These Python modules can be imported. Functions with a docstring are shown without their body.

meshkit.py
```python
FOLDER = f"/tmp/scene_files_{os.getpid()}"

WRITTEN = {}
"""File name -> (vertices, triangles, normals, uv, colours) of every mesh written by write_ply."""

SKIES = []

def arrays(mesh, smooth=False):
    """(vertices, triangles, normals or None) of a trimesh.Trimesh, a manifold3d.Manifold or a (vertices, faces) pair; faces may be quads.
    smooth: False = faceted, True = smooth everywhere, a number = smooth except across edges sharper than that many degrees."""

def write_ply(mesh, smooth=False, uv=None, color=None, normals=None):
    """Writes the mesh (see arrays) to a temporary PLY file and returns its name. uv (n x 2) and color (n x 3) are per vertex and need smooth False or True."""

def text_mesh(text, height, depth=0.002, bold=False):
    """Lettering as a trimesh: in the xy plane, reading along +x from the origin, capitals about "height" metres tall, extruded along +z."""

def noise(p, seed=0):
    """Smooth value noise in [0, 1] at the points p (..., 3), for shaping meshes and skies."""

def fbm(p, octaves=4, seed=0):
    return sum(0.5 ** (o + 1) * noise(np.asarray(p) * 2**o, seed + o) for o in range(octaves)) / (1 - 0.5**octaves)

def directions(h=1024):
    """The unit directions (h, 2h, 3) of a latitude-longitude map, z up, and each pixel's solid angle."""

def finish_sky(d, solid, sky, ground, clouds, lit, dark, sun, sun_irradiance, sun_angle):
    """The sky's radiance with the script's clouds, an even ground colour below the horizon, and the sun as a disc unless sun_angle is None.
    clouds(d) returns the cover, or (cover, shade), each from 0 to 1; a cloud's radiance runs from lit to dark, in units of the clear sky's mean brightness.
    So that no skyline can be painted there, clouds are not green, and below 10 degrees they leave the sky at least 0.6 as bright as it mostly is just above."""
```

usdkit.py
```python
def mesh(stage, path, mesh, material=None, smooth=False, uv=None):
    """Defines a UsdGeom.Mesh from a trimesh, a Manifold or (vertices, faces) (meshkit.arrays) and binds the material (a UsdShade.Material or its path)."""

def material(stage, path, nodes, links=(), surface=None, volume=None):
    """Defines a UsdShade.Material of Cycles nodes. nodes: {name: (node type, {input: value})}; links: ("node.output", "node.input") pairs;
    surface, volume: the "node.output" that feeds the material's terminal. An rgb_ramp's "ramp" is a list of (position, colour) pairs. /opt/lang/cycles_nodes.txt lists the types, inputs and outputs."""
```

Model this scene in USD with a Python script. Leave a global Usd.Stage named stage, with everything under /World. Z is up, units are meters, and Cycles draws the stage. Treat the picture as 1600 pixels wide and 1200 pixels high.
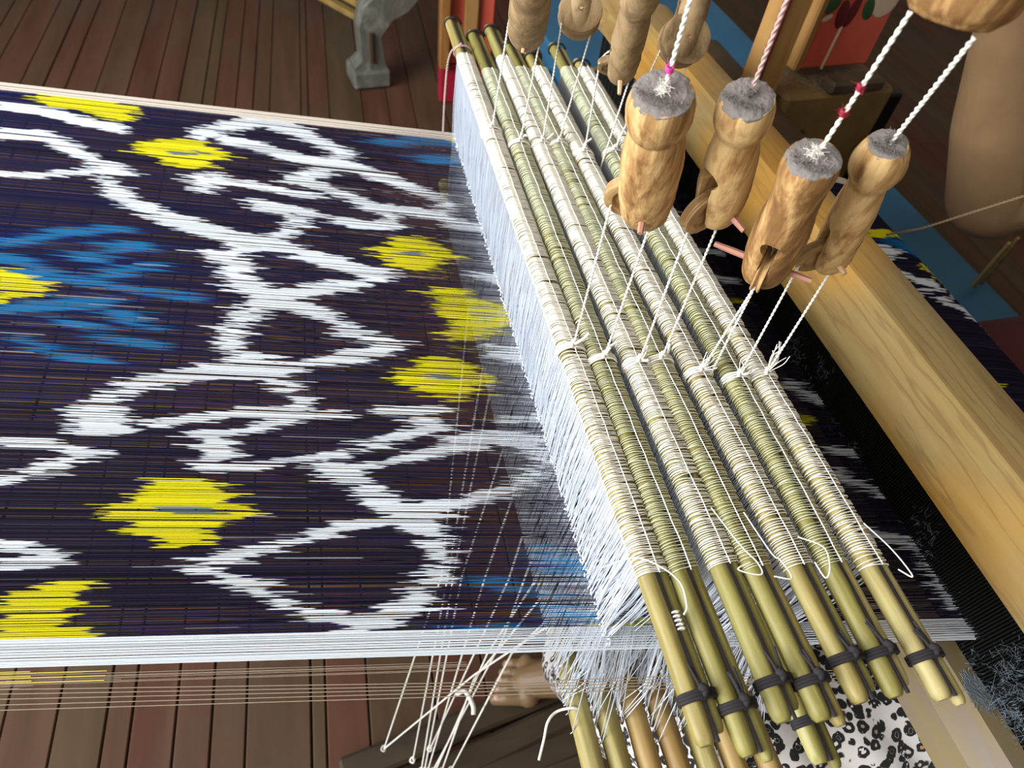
import math, random
import numpy as np, trimesh
import manifold3d as m3
from manifold3d import Manifold, CrossSection
from shapely.geometry import LineString, Polygon
from shapely.ops import unary_union
from shapely.affinity import affine_transform
import usdkit, meshkit
from pxr import Usd, UsdGeom, UsdLux, UsdShade, Gf, Sdf, Vt

stage = Usd.Stage.CreateInMemory()
UsdGeom.SetStageUpAxis(stage, UsdGeom.Tokens.z); UsdGeom.SetStageMetersPerUnit(stage, 1.0)
UsdGeom.Xform.Define(stage, '/World'); UsdGeom.Scope.Define(stage, '/World/Looks')
rng = np.random.default_rng(7); random.seed(7)
H0 = 0.75                       # height of the warp over the floor; coordinates below are measured from the warp plane

# ------------------------------------------------------------------ camera
NAD, YVP = np.array([-141., 867.]), np.array([-418., -1351.])
FPX = math.sqrt(-(NAD @ YVP))
_n = np.array([*NAD, FPX]); _n /= np.linalg.norm(_n)
_y = np.array([*YVP, FPX]); _y /= np.linalg.norm(_y)
_x = np.cross(_y, -_n)
ROT = np.stack([_x, _y, -_n])   # world = ROT @ (right, down, forward)
CH = 0.45
cam = UsdGeom.Camera.Define(stage, '/World/camera')
r_, u_, b_ = ROT @ [1, 0, 0], ROT @ [0, -1, 0], ROT @ [0, 0, -1]
cam.AddTransformOp().Set(Gf.Matrix4d(*r_, 0, *u_, 0, *b_, 0, 0, 0, CH + H0, 1))
cam.CreateHorizontalApertureAttr(36.0); cam.CreateVerticalApertureAttr(27.0)
cam.CreateFocalLengthAttr(FPX * 36 / 1600)
cam.CreateClippingRangeAttr(Gf.Vec2f(0.01, 60))
cam.CreateFStopAttr(11.0); cam.CreateFocusDistanceAttr(0.46)
EXPOSURE = -0.95
cam.CreateExposureAttr(EXPOSURE)

# ------------------------------------------------------------------ light: daylight through the windows of the room
def rect_light(name, loc, w, h, rot, col, inten):
    l = UsdLux.RectLight.Define(stage, '/World/' + name)
    l.CreateWidthAttr(w); l.CreateHeightAttr(h); l.CreateColorAttr(Gf.Vec3f(*col)); l.CreateIntensityAttr(inten)
    l.AddTranslateOp().Set(Gf.Vec3d(*loc)); l.AddRotateXYZOp().Set(Gf.Vec3f(*rot))
    l.GetPrim().SetCustomDataByKey('label', 'light of ' + name.replace('_', ' ')); l.GetPrim().SetCustomDataByKey('category', 'light')
rect_light('window_daylight', (-2.45, 0.25, 1.75), 1.6, 2.6, (0, -90, 0), (0.90, 0.95, 1.0), 34)
rect_light('window_daylight_001', (0.2, -1.75, 1.8), 1.7, 1.3, (90, 0, 0), (0.95, 0.97, 1.0), 1.5)
rect_light('lamp_light', (-1.0, 0.7, 2.58), 0.3, 1.3, (0, 0, 0), (1.0, 0.97, 0.92), 9)

def unz(px, py, z=0.0):
    d = ROT @ np.array([px - 800., py - 600., FPX]); return np.array([0, 0, CH]) + d * ((z - CH) / d[2])
def s(r, g=None, b=None):
    if g is None: r, g, b = r
    c = np.array([r, g, b]) / 255.; return tuple(np.where(c <= .04045, c / 12.92, ((c + .055) / 1.055) ** 2.4))

# ------------------------------------------------------------------ materials
L = '/World/Looks/'
def plain(name, col, rough=.6, **kw):
    return usdkit.material(stage, L + name, {'p': ('principled_bsdf', {'base_color': col, 'roughness': rough, **kw})}, surface='p.BSDF')
def wood(name, ramp, scale, rough=.55, nscale=1., detail=6, dist=.4, bump=.15, spec=.35, coat=0.):
    """grain stretched along an axis of the world (scale: per axis)"""
    return usdkit.material(stage, L + name, {
        'g': ('geometry', {}), 'm': ('mapping', {'scale': scale}),
        'n': ('noise_texture', {'scale': nscale, 'detail': detail, 'roughness': .62, 'distortion': dist}),
        'oi': ('object_info', {}), 'ad': ('math', {'math_type': 'multiply_add', 'value2': .22, 'value3': -.11}), 'sum': ('math', {'math_type': 'add'}),
        'r': ('rgb_ramp', {'ramp': ramp}), 'b': ('bump', {'strength': bump, 'distance': .002}),
        'p': ('principled_bsdf', {'roughness': rough, 'specular_ior_level': spec, 'coat_weight': coat, 'coat_roughness': .25})},
        [('g.position', 'm.vector'), ('m.vector', 'n.vector'), ('oi.random', 'ad.value1'), ('n.fac', 'sum.value1'), ('ad.value', 'sum.value2'), ('sum.value', 'r.fac'),
         ('r.color', 'p.base_color'), ('n.fac', 'b.height'), ('b.normal', 'p.normal')], surface='p.BSDF')
M = {}
M['thread'] = usdkit.material(stage, L + 'dyed_thread', {'a': ('attribute', {'attribute': 'col'}),
    'p': ('principled_bsdf', {'roughness': .85, 'specular_ior_level': .04})},
    [('a.color', 'p.base_color')], surface='p.BSDF')
M['cotton'] = usdkit.material(stage, L + 'white_cotton', {'d': ('principled_bsdf', {'base_color': s(240, 243, 248), 'roughness': .8, 'specular_ior_level': .15}),
    't': ('translucent_bsdf', {'color': s(240, 243, 248)}), 'x': ('mix_closure', {'fac': .35})}, [('d.BSDF', 'x.closure1'), ('t.BSDF', 'x.closure2')], surface='x.closure')
M['yarn_warm'] = plain('warm_white_yarn', s(246, 240, 226), .75, specular_ior_level=.2)
M['yarn_pale'] = plain('pale_green_yarn', s(212, 212, 182), .75, specular_ior_level=.2)
M['cord'] = plain('white_cord', s(232, 226, 214), .85, specular_ior_level=.15)
M['cord_tan'] = plain('grey_pink_cord', s(186, 158, 150), .9)
M['loose'] = plain('loose_thread_yarn', s(150, 134, 114), .85)
M['brown_cord'] = plain('brown_cord', s(120, 98, 72), .85)
M['pink'] = plain('pink_thread', s(214, 70, 150), .8)
M['lint'] = plain('grey_lint', s(124, 116, 110), .95)
M['lint_blue'] = plain('blue_grey_lint', s(120, 132, 142), .95)
M['black_cord'] = plain('black_cord', s(34, 27, 30), .85)
M['bamboo'] = wood('bamboo', [(0, s(96, 81, 41)), (.38, s(133, 118, 66)), (.52, s(156, 141, 84)), (.64, s(170, 156, 105)), (1, s(137, 105, 62))], (150, 9, 150), .5, 1., 8, .3, .12, .35)
M['bamboo_green'] = wood('green_bamboo', [(0, s(86, 79, 37)), (.38, s(123, 114, 59)), (.55, s(144, 135, 75)), (.66, s(161, 152, 98)), (1, s(118, 96, 53))], (150, 9, 150), .5, 1., 8, .3, .12, .35)
M['bamboo_brown'] = wood('brown_bamboo', [(0, s(96, 70, 38)), (.4, s(142, 112, 62)), (.6, s(166, 138, 84)), (1, s(130, 94, 54))], (70, 5, 70), .5, 1., 5, .3, .06)
M['pulley'] = wood('pulley_wood', [(0, s(78, 50, 28)), (.38, s(132, 94, 54)), (.5, s(176, 136, 86)), (.62, s(206, 170, 116)), (1, s(190, 152, 100))], (130, 130, 14), .65, 1., 10, .25, .6, .25)
M['pulley_dark'] = wood('dark_pulley_wood', [(0, s(84, 62, 42)), (.4, s(134, 108, 76)), (.58, s(166, 138, 100)), (1, s(136, 108, 74))], (110, 110, 20), .7, 1., 8, .3, .4, .25)
M['wheel'] = wood('wheel_wood', [(0, s(96, 70, 42)), (.45, s(160, 124, 80)), (.6, s(186, 150, 102)), (1, s(140, 104, 62))], (90, 90, 60), .6, 1., 6, .4, .2)
M['peg'] = plain('split_peg', s(206, 166, 128), .7)
M['peg_red'] = plain('reddish_peg', s(178, 124, 104), .7)
M['beam'] = usdkit.material(stage, L + 'beam_wood', {'g': ('geometry', {}), 'm': ('mapping', {'scale': (1, .10, 1)}), 'm2': ('mapping', {'scale': (30, 2.4, 30)}),
    'w': ('wave_texture', {'wave_type': 'bands', 'bands_direction': 'x', 'scale': 34, 'distortion': 9, 'detail': 3, 'detail_scale': 2.2, 'detail_roughness': .6}),
    'n': ('noise_texture', {'scale': 1., 'detail': 9, 'roughness': .65, 'distortion': .6}), 'n3': ('noise_texture', {'scale': 9., 'detail': 3}),
    'r': ('rgb_ramp', {'ramp': [(0, s(100, 75, 41)), (.4, s(132, 105, 60)), (.56, s(152, 127, 79)), (.7, s(163, 142, 96)), (1, s(149, 123, 74))]}),
    'rw': ('rgb_ramp', {'ramp': [(0, (1, 1, 1)), (.10, (.5, .5, .5)), (.24, (0, 0, 0)), (1, (0, 0, 0))]}), 'k': ('math', {'math_type': 'multiply', 'value2': .5}), 'k2': ('math', {'math_type': 'multiply'}),
    'x': ('mix', {'color2': s(83, 58, 34)}), 'rg': ('rgb_ramp', {'ramp': [(0, (0, 0, 0)), (.44, (0, 0, 0)), (.6, (.75, .75, .75)), (1, (.75, .75, .75))]}), 'n4': ('noise_texture', {'scale': 5., 'detail': 2}), 'xg': ('mix', {'color2': s(184, 132, 50)}),
    'b': ('bump', {'strength': .1, 'distance': .002}), 'p': ('principled_bsdf', {'roughness': .36, 'specular_ior_level': .5, 'coat_weight': .12, 'coat_roughness': .25})},
    [('g.position', 'm.vector'), ('g.position', 'm2.vector'), ('m.vector', 'w.vector'), ('m2.vector', 'n.vector'), ('g.position', 'n3.vector'), ('n.fac', 'r.fac'), ('w.fac', 'rw.fac'), ('rw.color', 'k.value1'), ('k.value', 'k2.value1'), ('n3.fac', 'k2.value2'),
     ('r.color', 'xg.color1'), ('g.position', 'n4.vector'), ('n4.fac', 'rg.fac'), ('rg.color', 'xg.fac'), ('xg.color', 'x.color1'), ('k2.value', 'x.fac'), ('x.color', 'p.base_color'), ('n.fac', 'b.height'), ('b.normal', 'p.normal')], surface='p.BSDF')
M['sill'] = wood('sill_wood', [(0, s(75, 60, 46)), (.38, s(109, 92, 65)), (.52, s(127, 110, 75)), (.66, s(123, 108, 95)), (1, s(138, 125, 85))], (22, 5, 22), .5, 1., 7, .8, .1, .4)
M['dark_wood'] = wood('dark_wood', [(0, s(40, 30, 20)), (.5, s(74, 58, 40)), (1, s(98, 78, 52))], (30, 30, 8), .6, 1.)
M['treadle'] = wood('treadle_wood', [(0, s(34, 26, 17)), (.5, s(60, 48, 32)), (1, s(81, 67, 45))], (8, 30, 30), .65, 1.)
M['grey_wood'] = wood('worn_grey_wood', [(0, s(56, 54, 46)), (.45, s(96, 94, 84)), (.62, s(128, 126, 116)), (1, s(110, 100, 84))], (24, 24, 14), .7, 1., 8, .6, .3)
M['gold_wood'] = wood('golden_slat_wood', [(0, s(96, 74, 34)), (.5, s(140, 114, 62)), (1, s(160, 134, 80))], (20, 20, 20), .5, 1.)
M['post_wood'] = wood('orange_post_wood', [(0, s(107, 62, 28)), (.4, s(143, 95, 46)), (.6, s(160, 121, 69)), (1, s(146, 100, 53))], (40, 40, 5), .45, 1., 6, .6, .08)
M['block'] = wood('brown_block_wood', [(0, s(60, 44, 24)), (.5, s(112, 86, 46)), (1, s(138, 108, 62))], (14, 14, 14), .6, 1., 6, .6, .1)
M['red'] = wood('red_paint', [(0, s(178, 66, 52)), (.5, s(208, 92, 70)), (1, s(218, 124, 104))], (8, 8, 3), .45, 1., 5, .2, .05)
M['crimson'] = plain('crimson_paint', s(150, 18, 44), .5)
M['dark_red'] = plain('dark_red_paint', s(92, 20, 22), .5)
M['green'] = plain('green_paint', s(44, 78, 40), .5)
M['cream'] = plain('cream_paint', s(204, 178, 150), .55)
M['blue'] = wood('blue_paint', [(0, s(26, 66, 94)), (.5, s(42, 96, 128)), (1, s(66, 116, 138))], (6, 3, 6), .5, 1., 5, .2, .04)
M['metal'] = plain('black_metal', s(26, 24, 22), .4, metallic=.6)
M['reed'] = plain('black_reed', s(16, 16, 15), .8, specular_ior_level=.15)
M['red_cloth'] = plain('dark_red_cloth', s(72, 22, 24), .9)
M['plaster'] = plain('wall_plaster', s(196, 190, 178), .9)
M['window_frame'] = plain('window_frame_paint', s(90, 110, 130), .6)
M['skin'] = usdkit.material(stage, L + 'skin', {'g': ('geometry', {}), 'n': ('noise_texture', {'scale': 40, 'detail': 4}),
    'r': ('rgb_ramp', {'ramp': [(0, s(112, 86, 58)), (1, s(134, 106, 74))]}), 'p': ('principled_bsdf', {'roughness': .5, 'subsurface_weight': .12, 'subsurface_scale': .01})},
    [('g.position', 'n.vector'), ('n.fac', 'r.fac'), ('r.color', 'p.base_color')], surface='p.BSDF')
M['nail'] = plain('toenail', s(206, 160, 140), .35)
# leopard print: pale ground, broken dark rosettes, some with an orange heart
M['leopard'] = usdkit.material(stage, L + 'leopard_cloth', {
    'g': ('geometry', {}), 'nz': ('noise_texture', {'scale': 110, 'detail': 2}),
    'sc': ('vector_math', {'math_type': 'scale', 'scale': .006}), 'ad': ('vector_math', {'math_type': 'add'}),
    'v': ('voronoi_texture', {'scale': 100, 'randomness': .8}),
    'rr': ('rgb_ramp', {'ramp': [(0, (0, 0, 0)), (.17, (0, 0, 0)), (.22, (1, 1, 1)), (.50, (1, 1, 1)), (.56, (0, 0, 0)), (1, (0, 0, 0))]}),
    'n2': ('noise_texture', {'scale': 170, 'detail': 2}), 'th': ('math', {'math_type': 'greater_than', 'value2': .34}),
    'mu': ('math', {'math_type': 'multiply'}), 'sp': ('separate_color', {}),
    'core': ('rgb_ramp', {'ramp': [(0, (1, 1, 1)), (.17, (1, 1, 1)), (.21, (0, 0, 0)), (1, (0, 0, 0))]}), 'hot': ('math', {'math_type': 'greater_than', 'value2': .62}), 'mc': ('math', {'math_type': 'multiply'}),
    'solid': ('math', {'math_type': 'less_than', 'value2': .38}), 'ms': ('math', {'math_type': 'multiply'}), 'mx': ('math', {'math_type': 'maximum'}),
    'c1': ('mix', {'color1': s(216, 208, 204), 'color2': s(196, 128, 64)}), 'c2': ('mix', {'color2': s(18, 15, 14)}),
    'p': ('principled_bsdf', {'roughness': .85, 'sheen_weight': .1})},
    [('g.position', 'nz.vector'), ('nz.color', 'sc.vector1'), ('g.position', 'ad.vector1'), ('sc.vector', 'ad.vector2'), ('ad.vector', 'v.vector'), ('v.distance', 'rr.fac'),
     ('g.position', 'n2.vector'), ('n2.fac', 'th.value1'), ('rr.color', 'mu.value1'), ('th.value', 'mu.value2'), ('v.color', 'sp.color'),
     ('v.distance', 'core.fac'), ('sp.r', 'hot.value1'), ('core.color', 'mc.value1'), ('hot.value', 'mc.value2'), ('mc.value', 'c1.fac'),
     ('sp.g', 'solid.value1'), ('core.color', 'ms.value1'), ('solid.value', 'ms.value2'), ('mu.value', 'mx.value1'), ('ms.value', 'mx.value2'),
     ('c1.color', 'c2.color1'), ('mx.value', 'c2.fac'), ('c2.color', 'p.base_color')], surface='p.BSDF')
def plank_mat(name, ramp):
    return usdkit.material(stage, L + name, {'g': ('geometry', {}), 'm': ('mapping', {'scale': (18, 1.6, 18)}), 'n': ('noise_texture', {'scale': 1., 'detail': 7, 'roughness': .6, 'distortion': .5}),
        'm2': ('mapping', {'scale': (5, 2.2, 5)}), 'n2': ('noise_texture', {'scale': 1., 'detail': 4}),
        'r': ('rgb_ramp', {'ramp': ramp}), 'r2': ('rgb_ramp', {'ramp': [(0, (0, 0, 0)), (.5, (0, 0, 0)), (.66, (1, 1, 1)), (1, (1, 1, 1))]}),
        'k': ('math', {'math_type': 'multiply', 'value2': .55}), 'x': ('mix', {'color2': s(74, 65, 52)}), 'b': ('bump', {'strength': .25, 'distance': .003}),
        'p': ('principled_bsdf', {'roughness': .7, 'specular_ior_level': .12})},
        [('g.position', 'm.vector'), ('m.vector', 'n.vector'), ('g.position', 'm2.vector'), ('m2.vector', 'n2.vector'), ('n.fac', 'r.fac'), ('n2.fac', 'r2.fac'), ('r2.color', 'k.value1'),
         ('k.value', 'x.fac'), ('r.color', 'x.color1'), ('x.color', 'p.base_color'), ('n.fac', 'b.height'), ('b.normal', 'p.normal')], surface='p.BSDF')
PL = [plank_mat('plank_red', [(0, s(50, 30, 22)), (.45, s(81, 51, 38)), (.7, s(92, 62, 48)), (1, s(81, 63, 48))]),
      plank_mat('plank_brown', [(0, s(49, 33, 23)), (.45, s(78, 55, 40)), (.7, s(90, 65, 49)), (1, s(82, 66, 49))]),
      plank_mat('plank_worn', [(0, s(48, 36, 25)), (.45, s(75, 58, 41)), (.7, s(87, 68, 49)), (1, s(80, 60, 44))]),
      plank_mat('plank_oxblood', [(0, s(49, 28, 21)), (.45, s(79, 46, 35)), (.7, s(91, 59, 44)), (1, s(79, 59, 44))])]

# ------------------------------------------------------------------ scene tree
used = {}
def numbered(parent, name):
    k = (parent, name); n = used.get(k, 0); used[k] = n + 1
    return name if n == 0 else f'{name}_{n:03d}'
def tagp(prim, label=None, cat=None, group=None, kind=None):
    for k, v in (('label', label), ('category', cat), ('group', group), ('kind', kind)):
        if v: prim.SetCustomDataByKey(k, v)
class T:
    """a thing: an Xform at its base; parts are given in scene coordinates (z from the warp)"""
    def __init__(self, name, label, cat, loc, group=None, kind=None):
        self.loc = np.array(loc, float); self.path = '/World/' + numbered('/World', name)
        x = UsdGeom.Xform.Define(stage, self.path); x.AddTranslateOp().Set(Gf.Vec3d(*(self.loc + [0, 0, H0])))
        self.prim = x.GetPrim(); tagp(self.prim, label, cat, group, kind)
    def part(self, name, mesh, mat, smooth=False, label=None, kind=None, under=None, col=None):
        v, f, n = meshkit.arrays(mesh, smooth)
        par = under or self.path
        p = par + '/' + numbered(par, name)
        g = put(p, v - self.loc, f, n, mat, col)
        tagp(g.GetPrim(), label, kind=kind); return p
def put(p, v, f, n, mat, col=None):
    g = UsdGeom.Mesh.Define(stage, p)
    g.CreatePointsAttr(Vt.Vec3fArray.FromNumpy(np.ascontiguousarray(v, dtype=np.float32)))
    g.CreateFaceVertexCountsAttr(Vt.IntArray.FromNumpy(np.full(len(f), 3, np.int32)))
    g.CreateFaceVertexIndicesAttr(Vt.IntArray.FromNumpy(np.ascontiguousarray(f, dtype=np.int32).ravel()))
    g.CreateSubdivisionSchemeAttr('none')
    if n is not None:
        g.CreateNormalsAttr(Vt.Vec3fArray.FromNumpy(np.ascontiguousarray(n, dtype=np.float32))); g.SetNormalsInterpolation('vertex')
    if col is not None:
        UsdGeom.PrimvarsAPI(g).CreatePrimvar('col', Sdf.ValueTypeNames.Color3fArray, 'vertex').Set(Vt.Vec3fArray.FromNumpy(np.ascontiguousarray(col, dtype=np.float32)))
    UsdShade.MaterialBindingAPI.Apply(g.GetPrim()).Bind(M[mat] if isinstance(mat, str) else mat)
    return g

# ------------------------------------------------------------------ shapes
def join(ms):
    vs, fs, o = [], [], 0
    for v, f in ms:
        v = np.asarray(v, float); f = np.asarray(f, int)
        if f.shape[1] == 4: f = np.vstack([f[:, [0, 1, 2]], f[:, [0, 2, 3]]])
        vs.append(v); fs.append(f + o); o += len(v)
    return np.vstack(vs), np.vstack(fs)
def frames(P):
    P = np.asarray(P, float); t = np.gradient(P, axis=0); t /= np.linalg.norm(t, axis=1, keepdims=True) + 1e-12
    ref = np.array([0, 0, 1.]) if abs(t[:, 2]).mean() < .8 else np.array([0, 1., 0])
    a = np.cross(t, ref); a /= np.linalg.norm(a, axis=1, keepdims=True) + 1e-12
    return t, a, np.cross(t, a)
def tube(P, r, n=6, cap=True):
    P = np.asarray(P, float); t, a, b = frames(P); r = np.broadcast_to(r, (len(P),)); th = np.arange(n) * 2 * np.pi / n
    v = (P[:, None] + r[:, None, None] * (np.cos(th)[None, :, None] * a[:, None] + np.sin(th)[None, :, None] * b[:, None])).reshape(-1, 3)
    i, j = np.meshgrid(np.arange(len(P) - 1), np.arange(n), indexing='ij'); k = (j + 1) % n
    q = np.stack([i * n + j, i * n + k, (i + 1) * n + k, (i + 1) * n + j], -1).reshape(-1, 4)
    f = np.vstack([q[:, [0, 2, 1]], q[:, [0, 3, 2]]])
    if cap:
        v = np.vstack([v, P[:1], P[-1:]]); c0, c1 = len(v) - 2, len(v) - 1; e = (len(P) - 1) * n; jj = np.arange(n); kk = (jj + 1) % n
        f = np.vstack([f, np.stack([np.full(n, c0), jj, kk], 1), np.stack([np.full(n, c1), e + kk, e + jj], 1)])
    return v, f
def tubes(P, r, n=3):
    """many thin tubes at once: P (N, m, 3), r (N,)"""
    N, m = P.shape[:2]; t = np.gradient(P, axis=1); t /= np.linalg.norm(t, axis=2, keepdims=True) + 1e-12
    ref = np.array([.31, .45, .84]) if abs(t[..., 1]).mean() > .5 or abs(t[..., 0]).mean() > .4 else np.array([.3, .9, .1])
    a = np.cross(t, ref); a /= np.linalg.norm(a, axis=2, keepdims=True) + 1e-12; b = np.cross(t, a); th = np.arange(n) * 2 * np.pi / n
    v = P[:, :, None] + np.asarray(r)[:, None, None, None] * (np.cos(th)[None, None, :, None] * a[:, :, None] + np.sin(th)[None, None, :, None] * b[:, :, None])
    i, j = np.meshgrid(np.arange(m - 1), np.arange(n), indexing='ij'); k = (j + 1) % n
    q = np.stack([i * n + j, i * n + k, (i + 1) * n + k, (i + 1) * n + j], -1).reshape(-1, 4); f = np.vstack([q[:, [0, 2, 1]], q[:, [0, 3, 2]]])
    return v.reshape(-1, 3), (f[None] + (np.arange(N) * m * n)[:, None, None]).reshape(-1, 3)
def curve(pts, n=24):
    """smooth curve through points (Catmull-Rom)"""
    p = np.asarray(pts, float); p = np.vstack([2 * p[0] - p[1], p, 2 * p[-1] - p[-2]]); out = []
    for i in range(1, len(p) - 2):
        for u in np.linspace(0, 1, n, endpoint=False):
            out.append(.5 * (2 * p[i] + (p[i + 1] - p[i - 1]) * u + (2 * p[i - 1] - 5 * p[i] + 4 * p[i + 1] - p[i + 2]) * u * u + (3 * p[i] - p[i - 1] - 3 * p[i + 1] + p[i + 2]) * u ** 3))
    return np.array(out + [p[-2]])
def line(a, b, n): return np.asarray(a, float) + np.linspace(0, 1, n)[:, None] * (np.asarray(b, float) - np.asarray(a, float))
def resample(P, step):
    P = np.asarray(P, float); d = np.r_[0, np.cumsum(np.linalg.norm(np.diff(P, axis=0), axis=1))]; n = max(3, int(d[-1] / step))
    return np.stack([np.interp(np.linspace(0, d[-1], n), d, P[:, k]) for k in range(3)], 1)
def twisted(P, R, pitch=None, n=5, strands=2, step=None):
    """a cord laid from strands"""
    pitch = pitch or R * 5.5; P = resample(P, step or pitch / 8); t, a, b = frames(P)
    d = np.r_[0, np.cumsum(np.linalg.norm(np.diff(P, axis=0), axis=1))]; out = []
    for k in range(strands):
        ph = d / pitch * 2 * np.pi + k * 2 * np.pi / strands
        out.append(tube(P + R * .5 * (np.cos(ph)[:, None] * a + np.sin(ph)[:, None] * b), R * .6, n))
    return join(out)
def cbox(c, size, ch=.003, rz=0., R=None):
    """chamfered box"""
    h = np.array(size) / 2; ch = min(ch, *(h * .8)); pts = []
    for sx in (-1, 1):
        for sy in (-1, 1):
            for sz in (-1, 1):
                sg = np.array([sx, sy, sz])
                for k in range(3):
                    q = h - ch; q[k] = h[k]; pts.append(sg * q)
    hull = trimesh.convex.convex_hull(np.array(pts)); v = np.array(hull.vertices)
    Rm = R if R is not None else np.array([[math.cos(rz), -math.sin(rz), 0], [math.sin(rz), math.cos(rz), 0], [0, 0, 1]])
    return v @ Rm.T + np.array(c), np.array(hull.faces)
def bar(a, b, w, h, ch=.002, up=(0, 0, 1)):
    a, b = np.array(a, float), np.array(b, float); d = b - a; l = np.linalg.norm(d); d /= l
    x = np.cross(d, up); x /= np.linalg.norm(x); z = np.cross(x, d)
    return cbox((a + b) / 2, (w, l, h), ch, R=np.stack([x, d, z], 1))
def prism(sec, y0, y1, taper=None):
    """polygon section (X, z) swept along Y"""
    sec = np.array(sec, float); n = len(sec); hull = CrossSection([sec]).extrude(y1 - y0).to_mesh()
    v = np.array(hull.vert_properties)[:, :3]; v = np.stack([v[:, 0], y1 - v[:, 2], v[:, 1]], 1)
    return v, np.array(hull.tri_verts)
def mani(m): q = m.to_mesh(); return np.array(q.vert_properties)[:, :3].astype(float), np.array(q.tri_verts).astype(int)
def rough(vf, amp, freq, seed=0):
    v, f = vf; n = np.array(trimesh.Trimesh(v, f, process=False).vertex_normals)
    return v + n * (amp * (meshkit.fbm(v * freq + seed) - (0.5 if False else 0)))[:, None], f
def lathe(profile, n=32): return Manifold.revolve(CrossSection([np.array(profile, float)]), n)
def fuzz(center, nrm_r, count, length, r=.00012, flat=.3, seed=1):
    """a pad of tangled fibres"""
    g = np.random.default_rng(seed); out = []
    a, q = g.uniform(0, 2 * np.pi, count), np.sqrt(g.uniform(0, 1, count)); p = np.array(center) + np.stack([nrm_r[0] * q * np.cos(a), nrm_r[1] * q * np.sin(a), 0 * a], 1)
    d = g.normal(0, 1, (count, 3)); d[:, 2] = np.abs(d[:, 2]) * flat; d /= np.linalg.norm(d, axis=1, keepdims=True); e = g.normal(0, .4, (count, 3)); l = length * g.uniform(.4, 1.2, count)[:, None]
    return tubes(np.stack([p, p + d * l * .5, p + d * l + e * l * .4], 1), np.full(count, r))
def ring(c, axis, R, r, n=18, m=6, a0=0., a1=2 * np.pi, xdir=None, ry=None):
    axis = np.array(axis, float) / np.linalg.norm(axis); x = np.cross(axis, [0, 0, 1.]) if xdir is None else np.array(xdir, float)
    if np.linalg.norm(x) < 1e-6: x = np.array([1., 0, 0])
    x /= np.linalg.norm(x); y = np.cross(axis, x); th = np.linspace(a0, a1, n); ry = ry or R
    return tube(np.array(c) + R * np.cos(th)[:, None] * x + ry * np.sin(th)[:, None] * y, r, m)

# ------------------------------------------------------------------ the room
def struct(name, label=None): 
    t = T(name, label, None, (0, 0, -H0), kind='structure'); return t
fl = struct('floor', 'worn red-brown plank floor')
xs, y0f, y1f, tilt = [], -1.7, 4.3, -.05
known = [-.58, -.506, -.433, -.395, -.33, -.276, -.225, -.125, -.102, -.035, .073]      # joints seen at the near edge
edges = list(known); x = known[0]
while x > -2.5: x -= rng.uniform(.055, .1); edges.insert(0, x)
x = known[-1]
while x < 4.6: x += rng.uniform(.06, .11); edges.append(x)
for a, b in zip(edges[:-1], edges[1:]):
    gap = rng.uniform(.0014, .0034); w = b - a - gap
    segs = [(y0f, y1f)]
    if rng.uniform() < .35: c = rng.uniform(.4, 3.2); segs = [(y0f, c - .002), (c + .002, y1f)]
    for (ya, yb) in segs:
        ym = (ya + yb) / 2; xm = (a + b) / 2 + (ym - .38) * .04
        dz = rng.uniform(-.0025, 0)
        m = cbox((xm, ym, -H0 - .012 + dz), (w, (yb - ya) / math.cos(.04), .024), .0018, rz=-.04)
        fl.part('plank', m, PL[int(rng.choice(4, p=[.36, .3, .16, .18]))])
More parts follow.
